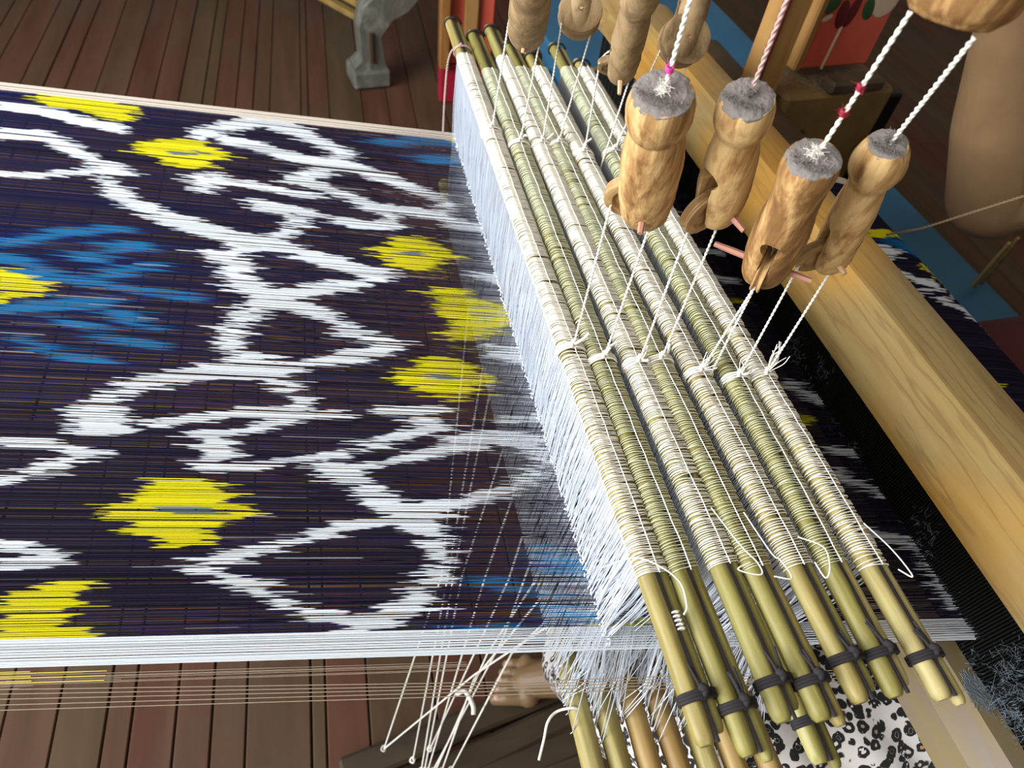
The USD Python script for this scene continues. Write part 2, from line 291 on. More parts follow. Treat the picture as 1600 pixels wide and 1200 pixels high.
fl.part('subfloor', cbox((1, 1.3, -H0 - .034), (7.4, 6.2, .018), .001), plain('gap_dark', s(22, 18, 14), .9), label='dark boards under the joints')
def wall(name, boxes):
    w = struct(name)
    for k, (c, sz) in enumerate(boxes): w.part('wall_panel', cbox(c, sz, .004), 'plaster')
ZC = 2.7 - H0
wall('wall_back', [((1, 4.35, ZC / 2 - H0 / 2), (7.2, .1, 2.7))])
wall('wall_right', [((4.6, 1.3, ZC / 2 - H0 / 2), (.1, 6.2, 2.7))])
wall('wall_left', [((-2.55, 1.3, -H0 + .45), (.1, 6.2, .9)), ((-2.55, 1.3, ZC - .1), (.1, 6.2, .2)), ((-2.55, -1.45, ZC / 2 - .2), (.1, .7, 1.7)), ((-2.55, 2.98, ZC / 2 - .2), (.1, 2.84, 1.7))])
wall('wall_front', [((1, -1.85, -H0 + .5), (7.2, .1, 1.0)), ((1, -1.85, ZC - .12), (7.2, .1, .24)), ((-1.6, -1.85, ZC / 2 - .2), (1.9, .1, 1.7)), ((2.85, -1.85, ZC / 2 - .2), (3.5, .1, 1.7))])
c_ = struct('ceiling'); c_.part('ceiling_panel', cbox((1, 1.3, ZC + .05), (7.4, 6.4, .1), .004), 'plaster')
for nm, (cx, cy, cz), (w, h), ax in (('window_1', (-2.5, .25, 1.0), (2.6, 1.5), 'y'), ('window_2', (.2, -1.8, 1.05), (1.7, 1.3), 'x')):
    t = struct(nm)
    for sgn in (-1, 1):
        o = sgn * (w / 2 + .02)
        t.part('frame_side', cbox((cx + (o if ax == 'x' else 0), cy + (o if ax == 'y' else 0), cz), (.06, .06, h + .1), .004), 'window_frame')
        t.part('frame_rail', cbox((cx, cy, cz + sgn * (h / 2 + .02)), ((w, .06, .06) if ax == 'x' else (.06, w, .06)), .004), 'window_frame')

lp = T('ceiling_lamp', 'white tubular ceiling lamp over the warp', 'lamp', (-1.0, .7, 2.64 - H0)); lp.part('housing', cbox((-1.0, .7, 2.645 - H0), (.34, 1.36, .09), .01), 'plaster')
# ------------------------------------------------------------------ the warp and its dyed pattern
def Yn(X): return .18455 + (X + .22472) * (-.05533 / .30426)
def Yf(X): return .8944 + (X + .35963) * (-.1456 / .51945)
def to_xt(p):
    w = unz(*p, 0.); return (w[0], (w[1] - Yn(w[0])) / (Yf(w[0]) - Yn(w[0])))
def poly(pts): 
    p = Polygon(pts).segmentize(15); return p.buffer(0)
def stroke(pts, w): return LineString(pts).buffer(w / 2, quad_segs=3).segmentize(15)
def world(g):
    from shapely import transform
    return transform(g, lambda a: np.array([to_xt(q) for q in a]))
WH = [([(0, 165), (60, 172), (130, 190), (190, 203)], 15), ([(-10, 210), (70, 213), (110, 232), (160, 258), (195, 268)], 17), ([(-10, 272), (60, 275), (100, 270), (190, 268)], 9),
 ([(165, 285), (175, 300), (215, 322), (260, 342), (330, 362), (400, 378)], 22), ([(310, 212), (370, 194), (420, 191), (470, 207), (510, 225), (543, 245), (520, 258), (490, 275), (455, 281)], 17),
 ([(455, 281), (500, 292), (560, 312), (612, 335)], 11), ([(345, 218), (400, 228), (450, 245), (515, 258), (570, 266), (620, 285), (680, 308), (702, 325), (690, 338), (640, 330)], 15),
 ([(345, 285), (400, 288), (445, 300), (500, 306)], 11), ([(390, 313), (450, 325), (515, 340)], 8), ([(530, 345), (575, 352), (615, 352), (605, 332), (565, 320)], 15),
 ([(400, 318), (440, 328), (468, 347), (440, 368), (400, 380)], 17), ([(600, 322), (660, 336), (715, 345)], 10),
 ([(330, 400), (365, 405), (385, 385), (440, 385), (510, 408), (600, 430), (560, 445), (500, 452), (440, 462), (400, 460)], 19),
 ([(375, 385), (362, 410), (378, 440), (410, 462)], 36), ([(405, 465), (440, 475), (490, 485), (540, 515), (618, 542), (560, 555), (490, 568), (430, 578)], 19),
 ([(400, 480), (368, 505), (352, 530), (375, 560), (420, 580)], 36), ([(420, 580), (340, 580), (250, 592), (190, 612), (145, 635), (125, 670)], 24),
 ([(425, 580), (450, 605), (480, 630), (440, 645), (380, 645)], 20), ([(380, 645), (300, 655), (235, 662)], 13), ([(350, 682), (400, 668), (470, 652), (545, 645)], 13), ([(340, 733), (400, 731), (460, 718), (530, 708)], 13),
 ([(660, 672), (610, 685), (555, 700)], 15), ([(700, 690), (760, 682), (830, 690), (850, 715), (835, 745), (770, 772), (700, 790), (600, 802)], 20), ([(760, 690), (670, 705), (610, 720), (545, 738)], 16),
 ([(515, 735), (555, 748), (570, 768), (600, 785), (640, 800)], 30), ([(700, 800), (620, 812), (530, 825), (470, 845), (400, 862), (300, 882)], 15),
 ([(640, 815), (680, 830), (688, 860), (678, 900), (650, 940), (600, 965), (545, 978)], 32), ([(300, 882), (350, 905), (400, 918), (440, 945), (500, 965), (560, 975)], 20),
 ([(-10, 852), (50, 858), (100, 872), (60, 880), (-10, 882)], 20), ([(-10, 690), (60, 692), (110, 705), (150, 712), (110, 722), (50, 738), (-10, 754)], 16),
 ([(700, 350), (760, 358), (800, 362)], 13), ([(750, 432), (830, 442)], 15), ([(765, 548), (835, 562), (900, 566)], 20), ([(780, 655), (900, 652)], 12), ([(800, 690), (850, 720)], 20), ([(100, 478), (116, 480)], 1),
 ([(1225, 600), (1285, 630)], 14), ([(1290, 700), (1345, 713)], 12), ([(1295, 735), (1380, 773)], 13), ([(1345, 830), (1430, 848), (1462, 905), (1500, 955)], 17), ([(1085, 390), (1130, 395)], 9), ([(1095, 430), (1150, 440)], 9), ([(1050, 330), (1075, 362)], 10),
 ([(1355, 384), (1400, 392), (1375, 403)], 11), ([(1385, 419), (1440, 440), (1467, 452), (1435, 459)], 10), ([(1465, 467), (1500, 480), (1560, 508), (1592, 529)], 9), ([(1505, 455), (1532, 480)], 8)]
WP = [[(305, 270), (345, 270), (338, 302), (298, 302)], [(110, 635), (190, 620), (205, 665), (200, 680), (110, 680)], [(300, 675), (350, 672), (360, 735), (305, 738)], [(575, 637), (695, 632), (695, 675), (640, 675), (645, 652), (600, 648)]]
YE = [[(40, 150), (150, 155), (215, 168), (205, 190), (180, 190), (140, 175), (60, 162)], [(210, 228), (240, 222), (280, 216), (320, 222), (325, 230), (365, 243), (340, 252), (330, 262), (300, 265), (270, 260), (255, 248), (225, 242)],
 [(572, 388), (610, 385), (615, 372), (640, 368), (665, 372), (680, 382), (718, 403), (690, 410), (675, 420), (650, 424), (630, 420), (610, 410), (600, 397)], [(660, 457), (700, 450), (728, 452), (740, 467), (790, 475), (803, 490), (795, 500), (775, 515), (745, 530), (720, 535), (680, 520), (710, 510), (680, 490), (695, 470)],
 [(605, 590), (650, 575), (645, 560), (670, 557), (710, 560), (730, 572), (772, 590), (740, 605), (740, 625), (700, 627), (660, 612), (625, 600)], [(150, 805), (165, 787), (225, 782), (225, 765), (240, 747), (300, 745), (340, 757), (350, 775), (400, 800), (370, 820), (330, 825), (330, 850), (270, 858), (250, 845), (190, 830), (220, 818)],
 [(-10, 415), (35, 430), (80, 445), (85, 450), (50, 460), (-10, 475)], [(-10, 945), (60, 920), (80, 908), (140, 908), (135, 930), (120, 945), (90, 960), (120, 985), (160, 995), (-10, 1000)], [(690, 213), (730, 215), (740, 226), (700, 222)], [(960, 968), (1010, 962), (1020, 975), (965, 980)],
 [(1240, 645), (1282, 656), (1245, 667)], [(1350, 362), (1395, 358), (1410, 368), (1370, 373)], [(1440, 412), (1470, 407), (1497, 432), (1460, 427)], [(1475, 430), (1502, 446), (1478, 441)], [(1535, 594), (1568, 604), (1540, 607)], [(1140, 464), (1165, 472), (1145, 474)]]
YC = [([(270, 240), (318, 241)], 6), ([(625, 395), (655, 396)], 6), ([(735, 493), (795, 494)], 3), ([(668, 589), (705, 590)], 6), ([(255, 797), (335, 799)], 9)]
BL = [([(-10, 380), (60, 375), (100, 362), (205, 358)], 12), ([(110, 400), (157, 402)], 16), ([(175, 388), (240, 386)], 14), ([(170, 430), (245, 416)], 14), ([(20, 425), (130, 438), (220, 455), (305, 466)], 13), ([(-10, 484), (60, 478), (165, 470)], 18), ([(-10, 400), (50, 410), (100, 440)], 14), ([(165, 488), (238, 510)], 16), ([(90, 498), (150, 516)], 12), ([(165, 530), (240, 540)], 14), ([(30, 530), (100, 556), (165, 563)], 14),
 ([(590, 222), (640, 226)], 12), ([(640, 215), (715, 225)], 14), ([(660, 248), (710, 250)], 14), ([(840, 865), (930, 900)], 30), ([(740, 905), (850, 930)], 16), ([(850, 955), (940, 965)], 20), ([(740, 980), (860, 985)], 10), ([(1395, 375), (1455, 395)], 18)]
W_ = unary_union([world(stroke(*q)) for q in WH] + [world(poly(q)) for q in WP]).buffer(0)
Y_ = unary_union([world(poly(q)) for q in YE]).buffer(0); C_ = unary_union([world(stroke(*q)) for q in YC]); B_ = unary_union([world(stroke(*q)) for q in BL]).buffer(0)
# the pattern is mirrored beyond the left edge of the view
def cuts(g, t):
    x = LineString([(-.36, t), (.8, t)]).intersection(g); out = []
    for p in getattr(x, 'geoms', [x]):
        if p.geom_type == 'LineString' and not p.is_empty: a = [c[0] for c in p.coords]; out.append((min(a), max(a)))
    return sorted(out)
CW, CY, CB, CC = np.array(s(214, 218, 222)), np.array(s(206, 196, 30)), np.array(s(34, 108, 156)), np.array(s(74, 96, 112))
NAVY, INK, BROWN, VIOLET = (np.array(s(*c)) for c in ((8, 22, 70), (17, 22, 40), (40, 32, 40), (21, 25, 64)))
corr = {k: rng.normal(0, 1, 4000) for k in 'abcd'}
def thread_col(t, i, xs):
    """the dyed colours along one thread at the stations xs"""
    g = np.random.default_rng(1000 + i)
    full = xs; xs = full[::6] if len(full) > 60 else full
    lo = meshkit.fbm(np.stack([xs * 3.2, np.full_like(xs, t * 5.), np.zeros_like(xs)], 1)); hi = meshkit.fbm(np.stack([xs * 14, np.full_like(xs, t * 160.), np.ones_like(xs)], 1))
    u = np.clip(.5 + 1.1 * lo + .5 * hi + (xs + .05) * 1.2 + (.45 - t) * .5 - .22 + g.normal(0, .18), 0, 1)[:, None]
    v = np.clip(.4 + 1.4 * hi + g.normal(0, .2), 0, 1)[:, None]
    c = NAVY * (1 - u) + (INK * (1 - v) + BROWN * v) * u; c = c * (1 - .25 * v) + VIOLET * .25 * v
    c = c * math.exp(g.normal(-.08, .30))
    return np.stack([np.interp(full, xs, c[:, k]) for k in range(3)], 1)
def paint(c, xs, iv, colr, soft, amount=1.):
    for a, b in iv:
        w = np.clip((xs - a) / soft + .5, 0, 1) * np.clip((b - xs) / soft + .5, 0, 1)
        c += (colr - c) * (w * amount)[:, None]
    return c
def jit(iv, g, sig, grow=0.):
    out = []
    for a, b in iv:
        if g.uniform() < .03: continue
        q = g.normal(0, sig * .5); a2, b2 = a + q + g.normal(0, sig) - grow - abs(g.normal(0, sig * .4)) * (g.uniform() < .25) * 4, b + q + g.normal(0, sig) + grow + abs(g.normal(0, sig * .4)) * (g.uniform() < .25) * 4
        if b2 > a2 + .001: out.append((a2, b2))
    return out
def dye(t, i, xs):
    g = np.random.default_rng(5000 + i); XMt = -.2277 - .1349 * t; xm = np.where(xs < XMt, 2 * XMt - xs, xs)
    c = thread_col(t, i, xs)
    if t < .025 or t > .972:
        k = (.86 + .12 * g.uniform()); return np.broadcast_to((CW if t < .5 else np.array(s(206, 194, 180))) * k, c.shape).copy()
    tw = np.clip(t + corr['a'][i // 3] * .0009, 0, 1); shift = corr['b'][i // 3] * .0036 + corr['c'][i // 9] * .0018
    blue = jit(cuts(B_, tw), g, .006); white = jit(cuts(W_, tw), g, .0040); yel = jit(cuts(Y_, tw), g, .0036); cen = jit(cuts(C_, tw), g, .002)
    xm = xm + shift
    c = paint(c, xm, [(a - .012, b + .012) for a, b in blue], NAVY * 1.25, .02, .6)
    c = paint(c, xm, blue, CB, .014, .75 + .2 * g.uniform())
    c = paint(c, xm, white, CW * (.84 + .16 * g.uniform()), .0035, .97)
    c = paint(c, xm, yel, CY * (.88 + .14 * g.uniform()), .0035)
    c = paint(c, xm, cen, CC, .004, .9)
    if g.uniform() < .06: a = g.uniform(-.3, .1); c = paint(c, xm, [(a, a + g.uniform(.01, .06))], CW * .5, .002, .6)
    return c
def strands(ts, x0, x1, width, path, idx0=0, nx=900, keep_eps=.0006):
    """thin three-sided threads; stations are dropped where the colour runs straight"""
    V, F, C, o = [], [], [], 0
    xs = np.linspace(x0, x1, nx)
    for k, t in enumerate(ts):
        i = idx0 + k; c = dye(t, i, xs); keep = np.zeros(nx, bool); keep[[0, -1]] = True; keep[::28] = True
        dd = np.abs(np.diff(c, axis=0)).max(1); cum = np.floor(np.cumsum(dd) / .035); ch = np.nonzero(np.diff(cum) > 0)[0]
        for o_ in (0, 1, 2): keep[np.clip(ch + o_, 0, nx - 1)] = True
        q = np.nonzero(keep)[0]; X = xs[q]; w = width(X, i) / 2; P = path(X, t, i); n = len(X)
        v = np.empty((n, 3, 3)); v[:, 0] = P + np.stack([w * 0, -w, -w * .3], 1); v[:, 1] = P + np.stack([w * 0, w, -w * .3], 1); v[:, 2] = P + np.stack([w * 0, w * 0, w * .8], 1)
        a = np.arange(n - 1) * 3
        f = [np.stack([a + p, a + r, a + 3 + r], 1) for p, r in ((0, 1), (1, 2), (2, 0))] + [np.stack([a + p, a + 3 + r, a + 3 + p], 1) for p, r in ((0, 1), (1, 2), (2, 0))]
        V.append(v.reshape(-1, 3)); F.append(np.vstack(f)[:, ::-1] + o); C.append(np.repeat(c[q], 3, 0)); o += n * 3
    return (np.vstack(V), np.vstack(F)), np.vstack(C)
NT = 1000
XEND = .425
zj = rng.normal(0, .0007, 4000); tj = rng.normal(0, .22, 4000); wj = np.exp(rng.normal(0, .16, 4000)); low = rng.uniform(0, 1, 4000) < .14
def warp_path(X, t, i):
    t2 = t + tj[i] / NT; Y = Yn(X) + t2 * (Yf(X) - Yn(X))
    d = np.interp(X, [-.1, .24, .41], [0, 1, 0]); z = zj[i] - (.03 if low[i] else 0) * d
    return np.stack([X, Y, z], 1)
def warp_w(X, i): return (Yf(X) - Yn(X)) / NT * wj[i] * np.interp(X, [-.4, .03, .11, .26, .4], [1.5, 1.42, .60, .68, 1.05])
wt = T('warp', 'taut horizontal sheet of navy warp threads with white and yellow ikat motifs', 'warp threads', (0, .45, 0))
ts = (np.arange(NT) + .5) / NT
for nm, i0, i1, lab in (('patterned_threads', 25, 972, None), ('selvage_threads', 0, 25, 'white near selvage band'), ('selvage_threads', 972, 1000, 'beige far selvage band')):
    mesh, col = strands(ts[i0:i1], -.9, XEND, warp_w, warp_path, i0); wt.part(nm, mesh, 'thread', kind='stuff', col=col, label=lab)
# loose thin threads running beside the near selvage
lo = T('loose_selvage_yarn', 'sparse pale threads stretched over the floor beside the near edge of the warp', 'threads', (0, .13, -.004))
for k, (t, t1) in enumerate([(-.0165, -.027), (-.0205, -.0298), (-.025, -.0325), (-.030, -.0355), (-.0345, -.039)]):
    X = np.linspace(-.9, .3, 30); P = np.stack([X, Yn(X) + np.interp(X, [-.25, .08], [t, t1]) * (Yf(X) - Yn(X)), np.full(30, -.004)], 1)
    lo.part('loose_thread', tube(P, .00027, 4), 'loose')
for k in range(13):
    t = -.003 - .0012 * k + rng.normal(0, .0006); xa = rng.uniform(-.9, -.2); xb = xa + rng.uniform(.15, .9)
    X = np.linspace(xa, min(xb, .05), 12); P = np.stack([X, Yn(X) + t * (Yf(X) - Yn(X)), np.full(12, -.006)], 1)
    lo.part('faint_thread', tube(P, .00015, 3), 'loose')
for k in range(9):
    t = -.002 - .0014 * k; X = np.linspace(-.9, -.21 + .05 * math.sin(k * 2.1), 12); P = np.stack([X, Yn(X) + t * (Yf(X) - Yn(X)), np.full(12, -.005)], 1)
    lo.part('yellow_thread', tube(P, .00028, 3), plain('yellow_thread', s(196, 172, 30), .6) if k == 0 else M['yt'], label='yellow dyed thread'); M['yt'] = UsdShade.Material.Get(stage, L + 'yellow_thread')

# woven cloth beyond the reed, over the breast beam
cl = T('woven_cloth', 'dark woven ikat cloth with white and yellow motifs between reed and breast beam', 'cloth', (.55, .4, 0))
def cloth_path(X, t, i):
    Y = Yn(np.minimum(X, .66)) + t * (Yf(np.minimum(X, .66)) - Yn(np.minimum(X, .66)))
    R = .032; a = np.clip((X - .625) / R, 0, np.pi); over = 0
    xx = np.minimum(X, .625) + R * np.sin(a) - over * .35; z = -R * (1 - np.cos(a)) - over * .93
    return np.stack([xx, Y, z + .0004], 1)
mesh, col = strands((np.arange(380) + .5) / 380, .414, .72, lambda X, i: (Yf(X * 0 + .5) - Yn(X * 0 + .5)) / 380 * 1.14, cloth_path, 2000, 420)
cl.part('cloth_body', mesh, 'thread', col=col)

# ------------------------------------------------------------------ heddle shafts
near = [unz(1108, 1165, .105), unz(1178, 1180, .105), unz(1228, 1128, .105), unz(1292, 1125, .105), unz(1350, 1098, .105), unz(1288, 1192, .05), unz(1405, 1088, .105), unz(1480, 1092, .105)]
farp = [unz(704, 32, .105), unz(738, 52, .105), unz(765, 44, .105), unz(792, 70, .105), unz(828, 86, .105), np.array([.255, .76, .05]), unz(866, 72, .105), unz(902, 97, .105)]
wnd = [(.122, .72), (.12, .686), (.119, .714), (.114, .689), (.11, .689), (.108, .68), (.107, .688), (.101, .687)]
wn_px = ['nearest the dyed warp', 'second from the dyed warp', 'third from the dyed warp', 'fourth from the dyed warp', 'fifth from the dyed warp', 'sunk lower than the others between fifth and seventh', 'seventh, next to the last', 'last, nearest the wooden beam']
bmat = ['bamboo', 'bamboo_green', 'bamboo_green', 'bamboo_green', 'bamboo', 'bamboo_green', 'bamboo_green', 'bamboo']
_a1, _a2 = np.radians(np.linspace(205, 76, 6)), np.radians(np.linspace(74, -25, 5))
RM, RS, MX, SX = .0054, .0039, -.0020, .0062
LX = np.r_[MX + RM * np.cos(_a1), SX + RS * np.cos(_a2)]; LZ = np.r_[RM * np.sin(_a1), -.0008 + RS * np.sin(_a2)]            # radii of the main and the side stick
def stick(a, b, r, off, seed, round_=True, bow=None):
    g = np.random.default_rng(seed); n = 60; P = line(a, b, n) + np.array(off)
    u = np.linspace(0, 1, n); bow = bow or seed; P[:, 0] += .0008 * np.sin(u * 5 + bow); P[:, 2] += .0006 * np.sin(u * 7 + 2 * bow)
    rr = r * (1 + .05 * meshkit.fbm(np.stack([u * 6, u * 0 + seed, u * 0], 1)))
    for c in g.uniform(.03, .97, 4): rr += r * .09 * np.exp(-((u - c) / .006) ** 2)
    if round_: 
        e = np.concatenate([[0., .0012, .0035], ]); L_ = np.linalg.norm(np.array(b) - a)
        P = np.vstack([P[:1], P[:1] + (P[1] - P[0]) * .0018 / np.linalg.norm(P[1] - P[0]), P[:1] + (P[1] - P[0]) * .0045 / np.linalg.norm(P[1] - P[0]), P[1:-1], P[-1:] - (P[-1] - P[-2]) * .003 / np.linalg.norm(P[-1] - P[-2]), P[-1:]])
        rr = np.r_[r * .62, r * .88, r * .98, rr[1:-1], r, r * .75]
    return tube(P, rr, 16)
def on_rod(k, Y, dx=0., dz=0.):
    a, b = near[k], farp[k]; u = (Y - a[1]) / (b[1] - a[1]); p = a + u * (b - a); return p + [dx + .0008 * math.sin(u * 5 + 3 * k + 1), 0, dz + .0006 * math.sin(u * 7 + 6 * k + 2)]
for k in range(8):
    a, b = near[k], farp[k]; zt = a[2]
    t = T('heddle_shaft', f'bamboo heddle shaft wound with white yarn, {wn_px[k]}', 'heddle shaft', ((a + b) / 2 - [0, 0, .1 if k != 5 else .15]), group='heddle shafts of the loom')
    main = t.part('upper_rod', stick(a, b, RM, (MX, 0, 0), 3 * k + 1), bmat[k], 40)
    t.part('side_rod', stick(a + [0, .004 - .008 * (k % 2), 0], b + [0, -.01, 0], RS, (SX, 0, -.0008), 3 * k + 2, bow=3 * k + 1), bmat[(k + 1) % 8], 40)
    g = np.random.default_rng(60 + k); y0, y1 = wnd[k]
    # black cord lying in the groove of the two sticks, with its binding
    P = np.array([on_rod(k, Y, .0030, .0034) for Y in np.linspace(a[1] - .000, b[1], 40)]); P[:, 0] += g.normal(0, .0002, 40)
    t.part('groove_cord', tube(P, .0012, 6), 'black_cord')
    ax = b - a; yb = a[1] + .021 - .003 * (k in (2, 3)); 
    bind = join([ring(on_rod(k, yb + d, .0014, -.0003), ax, .0098, .0011, 26, 6, ry=.0069, xdir=(1, 0, 0)) for d in (-.0014, .0002, .0017)])
    kp = on_rod(k, yb, .0030, .0060)
    bd = t.part('black_binding', bind, 'black_cord', True)
    t.part('binding_knot', tube(curve([kp + [-.001, -.002, -.001], kp + [.001, .001, .0016], kp + [-.001, .004, .0008]], 6), [.0018] * 6 + [.0024] * 6 + [.0016], 7), 'black_cord', True, under=bd)
    for q in range(2 + k % 2):
        d = g.normal(0, .0022); tl = curve([kp, kp + [d * .5 - .001, .006, .002], kp + [d - .002, .012 + g.uniform(0, .005), .001 + g.uniform(0, .0015)]], 8)
        t.part('binding_tail', tube(tl, np.linspace(.0012, .0007, len(tl)), 5), 'black_cord', True, under=bd)
    fb = join([ring(on_rod(k, b[1] - .008 + d, .0014, -.0003), ax, .0098, .001, 22, 5, ry=.0069, xdir=(1, 0, 0)) for d in (-.0014, .0006)])
    t.part('black_binding', fb, 'black_cord', True)
    # yarn loops wound on the rod
    loops = []; Y = y0
    while Y < y1:
        dens = np.interp(Y, [y0, y0 + .2, y1], [.00125, .0009, .0005] if k in (0, 2) else [.0015, .0011, .0006] if k in (4, 7) else [.0017, .0013, .0007]); Y += dens * g.uniform(.7, 1.3)
        if g.uniform() < .02: Y += .002
        c = on_rod(k, Y); sk = g.normal(0, .0007); lift = g.uniform(.0004, .0008)
        P = np.stack([c[0] + LX * (1 + lift / .008), c[1] + sk * LX / .009 + .0004 * LX / .009, c[2] + LZ + lift * (LZ > 0)], 1)
        loops.append((P, .0004 * g.uniform(.8, 1.25)))
    t.part('yarn_loops', tubes(np.array([q[0] for q in loops]), np.array([q[1] for q in loops]) * (1. if k in (0, 2, 4, 7) else .8), 4), 'yarn_warm' if k in (0, 2, 4, 7) else 'yarn_pale', True, kind='stuff')
    P = np.array([on_rod(k, Y, .0026 + .0009 * math.sin(Y * 9 + k), .0064) for Y in np.linspace(y0, y1, 60)])
    P[:, 0] += g.normal(0, .00025, 60); t.part('ridge_cord', twisted(P, .0005, .005, 4, 2, .002), 'yarn_warm', True)
    # leashes: rod to eye, eye to lower rod
    zl = -.105 - (.055 if k == 5 else 0); ze = 0. - (.028 if k == 5 else 0)
    la, lb = np.array([a[0] - .006, .02 + .004 * (k % 3), zl]), np.array([b[0] - .004, .8, zl])
    if k == 0: la[0] = .136
    def lowp(Y): u = (Y - la[1]) / (lb[1] - la[1]); return la + u * (lb - la)
    N = 1150 if k == 0 else 800; S_ = []; yy_ = np.linspace(y0 - .01, y1 + .01, 300); dr_ = .009 * meshkit.fbm(np.stack([yy_ * 9., 0 * yy_ + k * 3.1, 0 * yy_], 1)) + .004 * meshkit.fbm(np.stack([yy_ * 40., 0 * yy_ + k * 3.1, 0 * yy_ + 5], 1))
    for j in range(N):
        Y = y0 + (y1 - y0) * (j + g.uniform(-.5, .5)) / N; side = 1 if j % 2 else -1
        top = on_rod(k, Y, side * .0088 + .0014, -.002); nearness = max(0., 1 - (Y - y0) / .05)
        Ye = Yn(top[0]) + .006 + (Y - y0) / (y1 - y0) * (Yf(top[0]) - Yn(top[0]) - .012)
        xe = on_rod(k, Y)[0]
        drift = float(np.interp(Y, yy_, dr_))
        eye = np.array([xe + side * .0012 + g.normal(0, .0009), Ye + drift + g.normal(0, .0011), ze + g.normal(0, .0016)])
        lo_ = lowp(Ye - drift * 1.5 + g.normal(0, .003) - .03 * nearness * g.uniform(0, 1)) + [side * .0091, 0, .0015]
        mid1 = (top + eye) / 2 + [side * .0012 + g.normal(0, .0006), g.normal(0, .0007) - nearness * .003 * g.uniform(), 0]; mid2 = (eye + lo_) / 2 + [g.normal(0, .002), g.normal(0, .0015) * (1 + 4 * nearness), g.normal(0, .001)]
        wd = .00046 * g.uniform(.7, 1.25)
        S_.append((np.array([top, mid1, eye, mid2, lo_, lo_ + [side * .0004, .0004, -.006]]), wd))
    t.part('heddle_leashes', tubes(np.array([q[0] for q in S_]), np.array([q[1] for q in S_])), 'cotton', kind='stuff')
    if k == 0:
        K = []
        for j in range(330):
            Y = y0 + (y1 - y0) * (j + .5) / 330; Ye = Yn(.153) + .004 + (Y - y0) / (y1 - y0) * (Yf(.153) - Yn(.153) - .01)
            p = np.array([on_rod(0, Y)[0] - .002 + g.normal(0, .0009), Ye + g.normal(0, .0007), .001 + g.normal(0, .0008)]); e = g.normal(0, 1, 3) * .0012
            K.append(tube([p - e, p + [0, 0, .0006], p + e * .8], [.0003, .0008, .0003], 4, False))
        t.part('heddle_eyes', join(K), 'cotton', kind='stuff', label='row of white knotted eyes')
        # black and white cord on the lower rod
        P = np.array([lowp(Y) + [-.0075, 0, .001] for Y in np.linspace(.0, .79, 60)]); t.part('lower_cord', twisted(P, .0011, .006, 5, 2, .002), 'cord_tan', True)
    t.part('lower_rod', stick(la, lb, .0085, (0, 0, 0), 3 * k + 50), ['bamboo', 'bamboo', 'bamboo_brown', 'bamboo_brown'][k % 4], 40)
    # loose yarn end, curling by the last winding
    if k in (2, 3, 4, 7):
        c = on_rod(k, y0 - .004, .006, .0105); w = g.uniform(.003, .010); j3 = lambda: g.normal(0, .0022, 3) * [1, 1, .3]
        pts = [on_rod(k, y0 + g.uniform(.015, .04), .004, .0095), c + [.003, .010, .002] + j3(), c + [w, -.001, .003] + j3(), c + [.004, -.008, .002] + j3(), c + [-.002, -.003, .0015] + j3(), c + [.001, .003, .002] + j3(), c + [.004, -.003, .002] + j3()][:int(g.integers(5, 8))]
        t.part('yarn_end', tube(curve(pts, 10), .00045, 5), 'cord', True)
    if k == 0:
        c = on_rod(0, .113, .003, .0095); t.part('yarn_end', tube(curve([c + [-.03, .018, -.004], c + [-.012, .018, .001], c + [0, .010, .002], c + [.008, 0, 0], c + [.007, -.012, -.001], c + [.004, -.016, -.002]], 10), .00055, 5), 'cord', True)
        sp = join([ring(on_rod(0, .100 - .0022 * q, .0044, .0046), (0, 1, 0), .0019, .0005, 12, 5, xdir=(1, 0, 0)) for q in range(5)]); t.part('whipping', sp, 'cord', True)
        e = on_rod(0, .735, -.009, 0); t.part('hanging_tail', twisted(curve([on_rod(0, .735, 0, .009), e + [-.004, 0, -.004], e + [-.010, -.01, -.04], e + [-.013, -.02, -.085]], 14), .0012, .006), 'cord_tan', True, label='thin pale cord hanging from the far end')
        t.part('tail_wrap', join([ring(on_rod(0, .735 + d, .0014, -.0003), ax, .0100, .0008, 22, 5, ry=.0072, xdir=(1, 0, 0)) for d in (-.001, .001)]), 'cord_tan', True)

